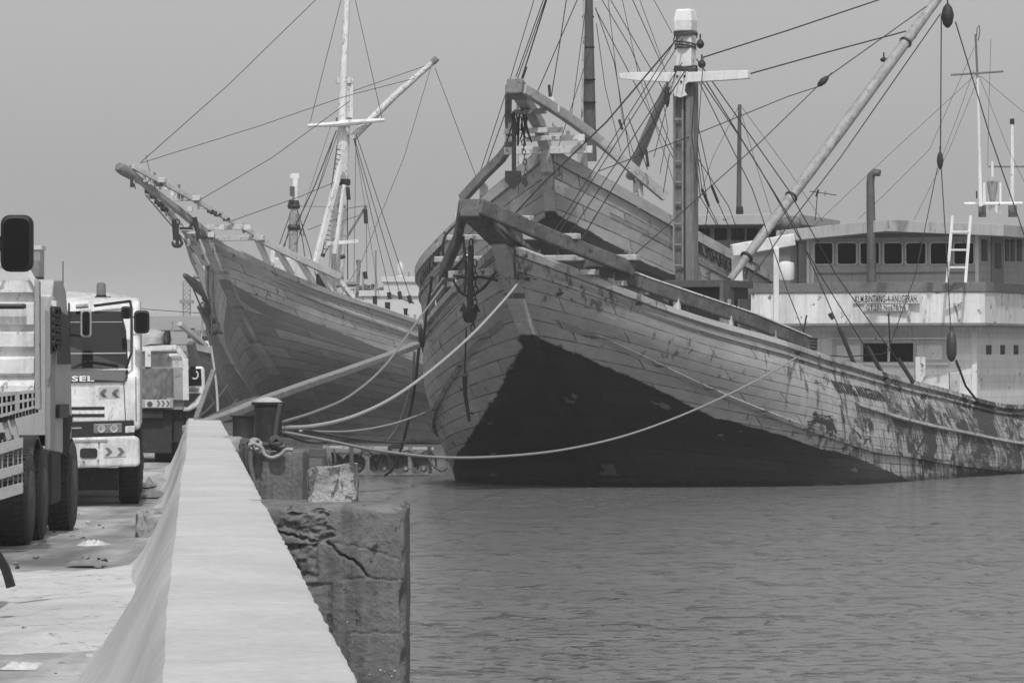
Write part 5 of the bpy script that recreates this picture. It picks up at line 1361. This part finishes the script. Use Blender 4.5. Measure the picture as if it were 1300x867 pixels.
def chevrons(cx, cy, w, h, n, dirn, parent, bw):
    slab([(cx-bw/2, cy-h*.75), (cx+bw/2, cy-h*.75-1), (cx+bw/2, cy+h*.7-1), (cx-bw/2, cy+h*.7)], .006, -.018 if cy < 540 else -.13, 'sticker', M('sticker_pale', .5, .5, .05, 3, bump=0), parent)
    for k in range(n):
        x = cx+(k-(n-1)/2)*w*1.7; s = dirn
        pts = [(x-s*w*.5, cy-h/2), (x, cy-h/2), (x+s*w*.5, cy), (x, cy+h/2), (x-s*w*.5, cy+h/2), (x-s*0, cy)]
        slab(pts, .006, -.026 if cy < 540 else -.138, 'chevron', M('chevron_dark', .12, .5, .1, 3, bump=0), parent)
chevrons(139, 499, 9, 10, 2, -1, cab2, 27)
chevrons(146, 573, 9, 10, 2, 1, cab2, 28)
bmp = MB().prism([fq(x, y, -.12) for x, y in ((L0-2, 560), (170, 553), (177, 556), (178, 590), (172, 592), (L0-2, 597))], (0, .25, 0)).build('bumper', tw, t2, bevel=.04, seg=3)
for x in (113, L0+50): MB().prism([(x_, y_, z_) for x_, y_, z_ in rrect(fq(x-11, 0).x, fq(x+11, 0).x, zf(581), zf(568.5), .04, Y2-.135)], (0, .02, 0)).build('fog_lamp_recess', plast, bmp)
for q in ((107, 586), (125, 584), (126, 563)): MB().lathe(fq(*q, -.135), [(.012, 0), (.012, -.02)], (0, 1, 0), 8).build('bolt', iron, bmp)
slab([(L0+10, 560), (137, 557.5), (137, 560), (L0+10, 563)], .03, -.135, 'step_trim', steel2, bmp)
MB().box(xl+.2, xr-.6, Y2+.3, Y2+6, ROAD+.45, ROAD+.9).build('chassis', under, t2)
for y in (Y2+1.35, Y2+5.2): wheel(xr-.0, y, .5, .3, t2); wheel(xl+.3, y, .5, .3, t2)
MB().box(xl+.3, xr-.3, Y2+.6, Y2+.9, ROAD+.2, ROAD+.5).build('axle', under, t2)
mg = [(xr-.15, Y2+1.35+cos(a)*.6, ROAD+.5+sin(a)*.6) for a in [R(8+k*15) for k in range(12)]]
MB().sweep(mg, .04, .32, up=(1, 0, 0)).build('mudguard', plast, t2)
ld = MB().box(xl+.05, xr-.02, Y2+2.5, Y2+8, ROAD+1.0, zf(400)).build('cargo_body', steel, t2, bevel=.02)
# tarpaulin load over the bed
def lumpy(x0, x1, y0, y1, z0, z1, name, mat, top=None, parent=None, amp=.06, seed=0):
    mb = MB(); n = 26
    def f(u, v):
        a = 2*pi*u; cx, cy, cz = (x0+x1)/2, (y0+y1)/2, z0
        r = sin(pi*v/2)**.45
        ex = lambda t: abs(t)**.6*(1 if t > 0 else -1)
        p = Vector((cx+(x1-x0)/2*r*ex(cos(a)), cy+(y1-y0)/2*r*ex(sin(a)), cz+(z1-z0)*max(0, cos(pi*v/2))**.5))
        nn = noise.noise_vector(p*2.2+Vector((seed, 0, 0)))*amp+noise.noise_vector(p*6+Vector((0, seed, 0)))*amp*.45
        return p+nn
    mb.grid(f, n*2, n)
    return mb.build(name, mat, parent, smooth='all', top=top)
lumpy(xl+.1, xr-.05, Y2+2.2, Y2+7.5, zf(398), zf(367), 'load_cover', pale_tarp, parent=t2, amp=.07)
bb = MB().box(p2(119, 0).x, p2(140, 0).x, Y2+.75, Y2+1.0, zf(391), zf(375.5)).build('beacon_base', plast, cab2, bevel=.01)
beacon((p2(127.5, 0).x, Y2+.85, zf(376)), .068, .2, cab2)
MB().beam(fq(119, 388, -.1), fq(165, 382, -.1), .03, .04).build('mirror_bar', plast, cab2); MB().tube([fq(96, 389, -.1), fq(112, 388, -.1)], .03, 8).build('visor_bracket', steel2, cab2, smooth=True)
MB().tube([fq(165, 382, -.1), fq(167, 392, -.25), fq(167, 448, -.25), fq(160, 468, -.1)], .018, 8).build('mirror_arm', plast, cab2, smooth=True)
MB().tube([fq(167, 403, -.25), fq(180, 400, -.25)], .015, 6).build('mirror_arm', plast, cab2, smooth=True)
mirror((p2(180, 0).x, Y2-.25, zf(409)), .21, .31, t2); mirror((p2(160, 0).x, Y2-.15, zf(397)), .13, .17, t2)
MB().tube([fq(87.5, 385, -.15), fq(87.5, 440, -.15)], .016, 6).build('mirror_arm', plast, cab2); MB().tube([fq(87.5, 413, -.15), fq(103, 411, -.2)], .014, 6).build('mirror_arm', plast, cab2)
mirror((p2(110, 0).x, Y2-.3, zf(411)), .15, .37, t2, m=steel2)
sp = MB(); sp.beam(p2(186, 537, 63.5), p2(187, 596, 63.5), .07, .07); sp.beam(p2(180, 538, 63.5), p2(188, 537, 63.5), .06, .05); sp.beam(p2(183, 566, 63.5), p2(193, 566, 63.5), .1, .08); sp.beam(p2(183, 592, 63.5), p2(192, 593, 63.5), .1, .08)
sp.build('side_step', steel2, t2, bevel=.01)
# --- truck 3: stake bed seen from behind with hanging cover
Y3 = 90.
t3 = empty('stake_truck', (-7.8, Y3+2, ROAD), label='lorry seen from behind with a pale stake frame and a dark cover over its tailgate', cat='truck')
f3 = lambda x, y, d=Y3: P(x, y, d)
pw = M('frame_pale', .6, .6, .2, 3, chips=.2, cv=.4)
fr3 = MB()
for a, b, w in (((160, 444), (224, 441), .1), ((224, 441), (235, 455), .1), ((235, 455), (236, 508), .12), ((188, 443), (188, 466), .12), ((160, 444), (160, 508), .1)): fr3.beam(f3(*a), f3(*b), w, w)
fr3.beam(f3(235, 455), f3(228, 455, Y3+3), .08, .08)
fr3.build('stake_frame', pw, t3, bevel=.01)
MB().box(f3(158, 0).x, f3(236, 0).x, Y3+.05, Y3+.12, f3(0, 508).z, f3(0, 466).z).build('tailgate', M('gate_grey', .3, .7, .3, 3, chips=.2), t3, bevel=.01)
MB().box(f3(158, 0).x, f3(235, 0).x, Y3+2.5, Y3+4, f3(0, 470).z, f3(0, 448).z).build('cab_roof', tw, t3, bevel=.04)
MB().box(f3(150, 0).x, f3(234, 0).x, Y3+.14, Y3+4, f3(0, 520).z, f3(0, 470).z).build('bed', tg, t3)
def cover(u, v):
    x = f3(163+57*u, 0).x; z = f3(0, 468+38*v+noise.noise(Vector((u*6, 2, 1)))*3*v).z
    return Vector((x, Y3-.03-.1*sin(pi*u)**.3-.07*abs(noise.noise(Vector((u*8, v*3, 7)))), z))
MB().grid(cover, 40, 16).build('cover', tarp, t3, smooth='all')
MB().box(f3(172, 0).x, f3(220, 0).x, Y3-.12, Y3, f3(0, 518).z, f3(0, 505).z).build('bumper_board', steel2, t3, bevel=.01)
MB().box(f3(184, 0).x, f3(216, 0).x, Y3-.14, Y3-.121, f3(0, 517).z, f3(0, 507).z).build('plate', M('sticker_pale', .5), t3)
MB().lathe(f3(189.5, 513, Y3-.142), [(.055, 0), (.055, -.004)], (0, 1, 0), 16).build('reflector', mark, t3)
for k in range(3):
    x = 198+k*6; pts = [(x, 508.5), (x+2.6, 508.5), (x+5, 512.3), (x+2.6, 516), (x, 516), (x+2.4, 512.3)]
    MB().prism([f3(a, b, Y3-.145) for a, b in pts], (0, .003, 0)).build('chevron', M('chevron_dark', .12), t3)
MB().box(f3(175, 0).x, f3(218, 0).x, Y3+.1, Y3+.3, f3(0, 575).z, f3(0, 520).z).build('mud_flap', under, t3)
MB().box(f3(172, 0).x, f3(208, 0).x, Y3-.05, Y3+.05, f3(0, 531).z, f3(0, 521).z).build('rear_lamp_bar', under, t3, bevel=.02)
MB().box(f3(155, 0).x, f3(233, 0).x, Y3+.3, Y3+5, ROAD+.4, f3(0, 518).z).build('chassis', under, t3)
wheel(f3(239, 0).x, Y3+.9, .5, .3, t3, dual=True); wheel(f3(160, 0).x, Y3+.9, .5, .3, t3, dual=True); wheel(f3(238, 0).x-.1, Y3+4.5, .5, .3, t3)
lumpy(f3(150, 0).x, f3(203, 0).x, Y3+1.5, Y3+3.3, f3(0, 438).z, f3(0, 419).z, 'rolled_tarpaulin', M('roll_grey', .36, .7, .4, 6, bump=.7), top=('rolled pale tarpaulin lying over the pale stake frame lorry', 'tarpaulin'), amp=.07, seed=5)
lumpy(f3(198, 0).x, f3(206, 0).x, Y3+1.4, Y3+2.2, f3(0, 436).z, f3(0, 421).z, 'rolled_tarpaulin', iron, top=('dark bundle at the right end of the rolled pale tarpaulin', 'tarpaulin'), amp=.06, seed=8)
# --- truck 4: part of a pale cab
Y4 = 104.
t4 = empty('parked_truck', (-8, Y4+1, ROAD), label='pale lorry beyond the stake frame one, only its right cab corner and door showing', cat='truck')
f4 = lambda x, y, d=Y4: P(x, y, d)
MB().prism([f4(*q) for q in ((205, 466), (258, 465), (260, 470), (261, 506), (252, 516), (240, 522), (205, 522))], (0, 1.8, 0)).build('cab', tw, t4, bevel=.05)
MB().prism([f4(x, y, Y4-.02) for x, y in ((212, 469), (255, 468), (256, 489), (212, 492))], (0, .03, 0)).build('windscreen', glass, t4)
MB().prism([f4(x, y, Y4-.02) for x, y in ((212, 500), (255, 499), (247, 508), (238, 516), (212, 516))], (0, .03, 0)).build('grille', plast, t4)
MB().prism([f4(x, y, Y4-.03) for x, y in ((238, 492), (253, 492), (252, 497), (238, 497))], (0, .02, 0)).build('headlight', lamp_m, t4, bevel=.01)
ring = [f4(247+cos(a)*4.2, 476+sin(a)*5, Y4-.05) for a in [R(-80+k*22) for k in range(11)]]
MB().tube(ring, .02, 6).build('sticker', tw, t4)
mirror(f4(242, 471, Y4-.4), .16, .28, t4)
MB().box(f4(205, 0).x, f4(255, 0).x, Y4+.2, Y4+4, ROAD+.35, f4(0, 518).z).build('chassis', under, t4)
wheel(f4(256, 0).x, Y4+1.1, .45, .26, t4)
# --- truck 0: cab just outside the frame, its mirror reaches in
t0 = empty('parked_lorry', (-5.1, 30, ROAD), label='lorry cut off by the left frame edge, only its black mirror and mudguard tip showing', cat='truck')
X0 = P(-16, 0, 33).x
c0 = MB().prism([(X0-2.3, y, z) for y, z in ((31.6, ROAD+.8), (31.6, ROAD+2.9), (32.9, ROAD+2.95), (33.3, ROAD+2.7), (33.7, ROAD+1.9), (33.7, ROAD+.8))], (2.3, 0, 0)).build('cab', tg, t0, bevel=.08, seg=3)
m0 = P(21, 309, 32.8)
mo_ = mirror(m0, .235, .41, t0)
for y in (301, 314): MB().tube([P(1, y+2, 32.95), P(-22, y, 33.1)], .018, 6).build('mirror_arm', plast, c0, smooth=True)
MB().tube([P(3, 300, 32.95), P(3, 316, 32.95)], .02, 6).build('mirror_arm', plast, c0)
wheel(X0-.1, 32.6, .5, .3, t0)
MB().box(X0-2.2, X0-.3, 24, 33, ROAD+.5, ROAD+.95).build('chassis', under, t0)
wheel(X0-.15, 26.4, .5, .3, t0, dual=True)
MB().box(X0-2.3, X0-.15, 24, 31.4, ROAD+1.05, ROAD+2.4).build('bed', steel, t0, bevel=.02)
sweep_pts = smoothpts([P(-14, 690, 32.5), P(-2, 706, 32.5), P(7, 722, 32.5), P(14, 745, 32.5)], 4)
MB().sweep(sweep_pts, .06, [.03+.005*i for i in range(len(sweep_pts))], up=(0, 1, 0)).build('mudguard', plast, t0, smooth=True)
def turn(t, px, py, deg):
    """park a finished vehicle along the wall: turn it about a corner"""
    c = Vector((px, py, 0)); a = R(deg); o = Vector(t.location)-c
    t.location = c+Vector((o.x*cos(a)-o.y*sin(a), o.x*sin(a)+o.y*cos(a), o.z)); t.rotation_euler.z = a
turn(t2, xr, Y2, 4.3); turn(t3, f3(236, 0).x, Y3, 5); turn(t4, f4(258, 0).x, Y4, 6)

# ------------------------------------------------------------------ litter and stones on the road
rr = random.Random(21)
def stone(x, y, s, mat, label, name='stone', group='stones on the quay road', flat=.6):
    mb = MB(); sd = rr.random()*50
    def f(u, v):
        a = 2*pi*u; b = pi*v
        p = Vector((sin(b)*cos(a), sin(b)*sin(a), cos(b)*flat))
        p *= 1+.35*noise.noise(p*1.6+Vector((sd, 0, 0)))+.12*noise.noise(p*5+Vector((0, sd, 0)))
        return Vector((x, y, ROAD+s*.3))+p*s
    mb.grid(f, 18, 11)
    return mb.build(name, mat, smooth=True, top=(label, name.replace('_', ' '), group))
stone_m = M('stone_grey', .2, .9, .4, 8, bump=.6)
def gp(px, py):
    d = (EYE-ROAD)*F/(py-HY); return (px-650)*d/F, d
x, y = gp(190, 683)
rough_block('concrete_chunk', x-.17, x+.26, y, y+.6, ROAD-.05, ROAD+.30, M('chunk_concrete', .3, .9, .4, 5, chips=.3, cv=.5, bump=.8), ('squarish broken concrete chunk on the road at the foot of the wall', 'concrete chunk'), n=40, amp=.02, chip=.06, seed=13)
for k in range(34):
    px_ = rr.choice((rr.uniform(2, 60), rr.uniform(90, 150), rr.uniform(60, 130))); py_ = rr.choice((rr.uniform(826, 866), rr.uniform(706, 722), rr.uniform(652, 690)))
    x, y = gp(px_, py_); s_ = rr.uniform(.012, .04)
    stone(x, y, s_, (stone_m, pale_wood, iron)[k % 3] if k % 5 else stone_m, 'small stone or crumb of rubble lying on the dusty road')
x, y = gp(28, 828)
# crumpled dark cloth, paper, bag
def sheet(px_, py_, w, d, h, mat, label, name, seed):
    x, y = gp(px_, py_); mb = MB()
    def f(u, v):
        p = Vector((x+(u-.5)*w, y+(v-.5)*d, ROAD+.02))
        n1 = noise.noise(Vector((u*3.3+seed, v*3.3, seed)))
        p.z += h*max(0, .35+n1+.3*noise.noise(Vector((u*9, v*9, seed))))*sin(pi*u)**.5*sin(pi*v)**.5
        p.x += .12*w*noise.noise(Vector((v*4, seed, 1)))
        return p
    mb.grid(f, 26, 18)
    return mb.build(name, mat, smooth='all', top=(label, name.replace('_', ' ')))
sheet(118, 694, .30, .6, .085, M('plastic_film', .6, .25, .2, 8, bump=.2), 'thin pale plastic bag lying on the road beyond the debris line', 'plastic_bag', 2)
sheet(36, 812, .16, .5, .09, iron, 'crumpled dark rag lying in the shadow at the lower left', 'rag', 5)
sheet(28, 850, .22, .6, .05, chalk_wood, 'torn pale paper scrap at the lower left corner', 'paper_scrap', 8)
sheet(110, 717, .35, .5, .05, stone_m, 'flat grey board fragment in the debris line on the road', 'board_fragment', 3)
sheet(185, 631, .5, 1.6, .12, stone_m, 'low heap of rubble on the road beside the white truck', 'rubble_heap', 6)
sheet(180, 618, .4, 2.0, .18, stone_m, 'darker low mound of rubble behind the other, beside the white truck', 'rubble_heap', 12)

# ------------------------------------------------------------------ far shore
MB().box(-700, 700, 1100, 1500, -.5, 1.6).build('far_shore', M('shore', .14, .9, .3, .02, bump=0), top=('low hazy far shore', None, None, 'structure'))
fw = M('far_white', .55, .7, .15, .2, bump=0)
fg = M('far_grey', .22, .7, .2, .2, bump=0)
def far_building(x0, x1, ytop, d, depth, mat, label, roof=None, wins=0, name='warehouse', cat='building', ybase=None):
    a, b = P(x0, ytop, d), P(x1, ytop, d)
    t = empty(name, ((a.x+b.x)/2, d, .6), label=label, cat=cat)
    MB().box(a.x, b.x, d, d+depth, .2, a.z).build('wall', mat, t)
    if roof: MB().prism([(a.x-.5, d-.5, a.z), (a.x-.5, d+depth/2, a.z+roof), (a.x-.5, d+depth+.5, a.z)], (b.x-a.x+1, 0, 0)).build('roof', fg, t)
    else: MB().box(a.x-.2, b.x+.2, d-.2, d+depth+.2, a.z+.003, a.z+.5).build('parapet', fw, t)
    for k in range(wins):
        w = (b.x-a.x)/wins; MB().box(a.x+w*(k+.3), a.x+w*(k+.65), d-.1, d+.05, a.z-2.6, a.z-1.6).build('window', fg, t)
    return t
far_building(487, 548, 358, 420, 14, fw, 'pale flat roofed block on the far quay between the left and the near ship', wins=0)
far_building(430, 548, 376, 400, 14, fw, 'long low pale warehouse on the far quay in front of the flat block', wins=14)
far_building(-60, 51, 317, 560, 5, fg, 'grey tall block in the haze behind the black mirror at the left edge', wins=6, name='tall_building')
far_building(-40, 40, 338, 520, 4, fw, 'pale lower block before the tall grey one at the left edge', name='tall_building')
far_building(168, 262, 419, 620, 20, fg, 'long dim shed in the haze beyond the lorries', roof=2., name='shed')
far_building(150, 240, 437, 480, 16, fg, 'grey low shed with pale front just above the stake frame lorry', roof=1.4, name='shed')
far_building(100, 330, 446, 420, 10, M('far_dark', .10, .8, .3, .3, bump=0), 'dark low quay shed behind the furthest ship', roof=.6, name='shed')
for k, (x, y) in enumerate(((447, 372), (459, 369), (470, 372), (483, 370), (538, 372))):
    t = empty('round_tree', tuple(P(x, 390, 480)), label='small round tree in the haze above the long warehouse roof', cat='tree', group='trees above the far warehouse')
    mb = MB(); c = P(x, y, 480); r = .55+.15*(k % 3)
    rq = random.Random(k)
    for j in range(60):
        q = c+Vector((rq.gauss(0, r*.7), rq.gauss(0, r*.7), rq.gauss(0, r*.4))); s_ = .22
        n1 = Vector((rq.uniform(-1, 1), rq.uniform(-1, 1), rq.uniform(-1, 1))).normalized(); a = n1.orthogonal().normalized(); b = n1.cross(a)
        mb.add([q+a*s_, q+b*s_, q-a*s_, q-b*s_], [(0, 1, 2, 3)])
    mb.build('crown', M('far_leaf', .06, .8, .3, 1, bump=0), t); MB().tube([c-Vector((0, 0, 8)), c], .15, 6).build('trunk', dark_wood, t)
# lattice tower
def lattice(x, ytop, ybase, wpx, d, label, plat=()):
    t = empty('lattice_tower', tuple(P(x, ybase, d)), label=label, cat='tower')
    s_ = d/F; w = wpx*s_; b = P(x, ybase, d); h = (ybase-ytop)*s_
    mb = MB(); n = 14
    for i in range(n):
        z0_, z1_ = b.z+h*i/n, b.z+h*(i+1)/n
        for sx in (-1, 1):
            for sy in (-1, 1): mb.beam((b.x+sx*w/2, d+sy*w/2, z0_), (b.x+sx*w/2, d+sy*w/2, z1_), .13, .13)
            mb.beam((b.x-sx*w/2, d-w/2, z0_), (b.x+sx*w/2, d-w/2, z1_), .08, .08)
            mb.beam((b.x+sx*w/2, d-w/2, z0_), (b.x+sx*w/2, d+w/2, z1_), .08, .08)
        mb.beam((b.x-w/2, d-w/2, z1_), (b.x+w/2, d-w/2, z1_), .1, .1)
    mb.build('frame', fg, t)
    for y in plat: q = P(x, y, d); MB().box(q.x-w*.95, q.x+w*.95, d-w, d+w, q.z-.25, q.z).build('platform', fg, t)
lattice(237, 357, 440, 9, 640, 'square lattice mast in the haze beyond the lorries', plat=(381, 383))
for x, yt, yb, d, l in ((257, 393, 440, 420, 'thin pole in the haze right of the lattice mast'), (219, 408, 440, 500, 'thin pole in the haze left of the lattice mast'), (477, 318, 380, 390, 'tall thin pole above the far warehouse, left one'), (519, 345, 362, 430, 'short pole on the flat pale block, right one'),
                        (461, 345, 380, 400, 'thin pole standing over the left end of the far warehouse'), (80, 332, 375, 66, 'thin whip aerial between the tipper and the white truck')):
    MB().tube([P(x, yb, d), P(x, yt, d)], .1 if d > 100 else .008, 6).build('thin_pole' if d > 100 else 'whip_aerial', fg if d > 100 else iron, top=(l, 'pole' if d > 100 else 'aerial'))
MB().lathe(P(508.5, 358, 425), [(.5, 0), (.45, .5), (.2, .6), (.35, 1.1), (.3, 1.6), (.05, 1.9)], n=10).build('roof_ornament', fw, smooth=True, top=('small pale finial standing on the flat roofed block', 'finial'))
mbw = MB(); mbw.tube([P(150, 388, 400), P(190, 393, 420), P(260, 398, 430)], .035, 4); mbw.build('power_cable', wire, top=('thin cable crossing the haze above the lorries', 'cable'))
bpy.context.view_layer.update()
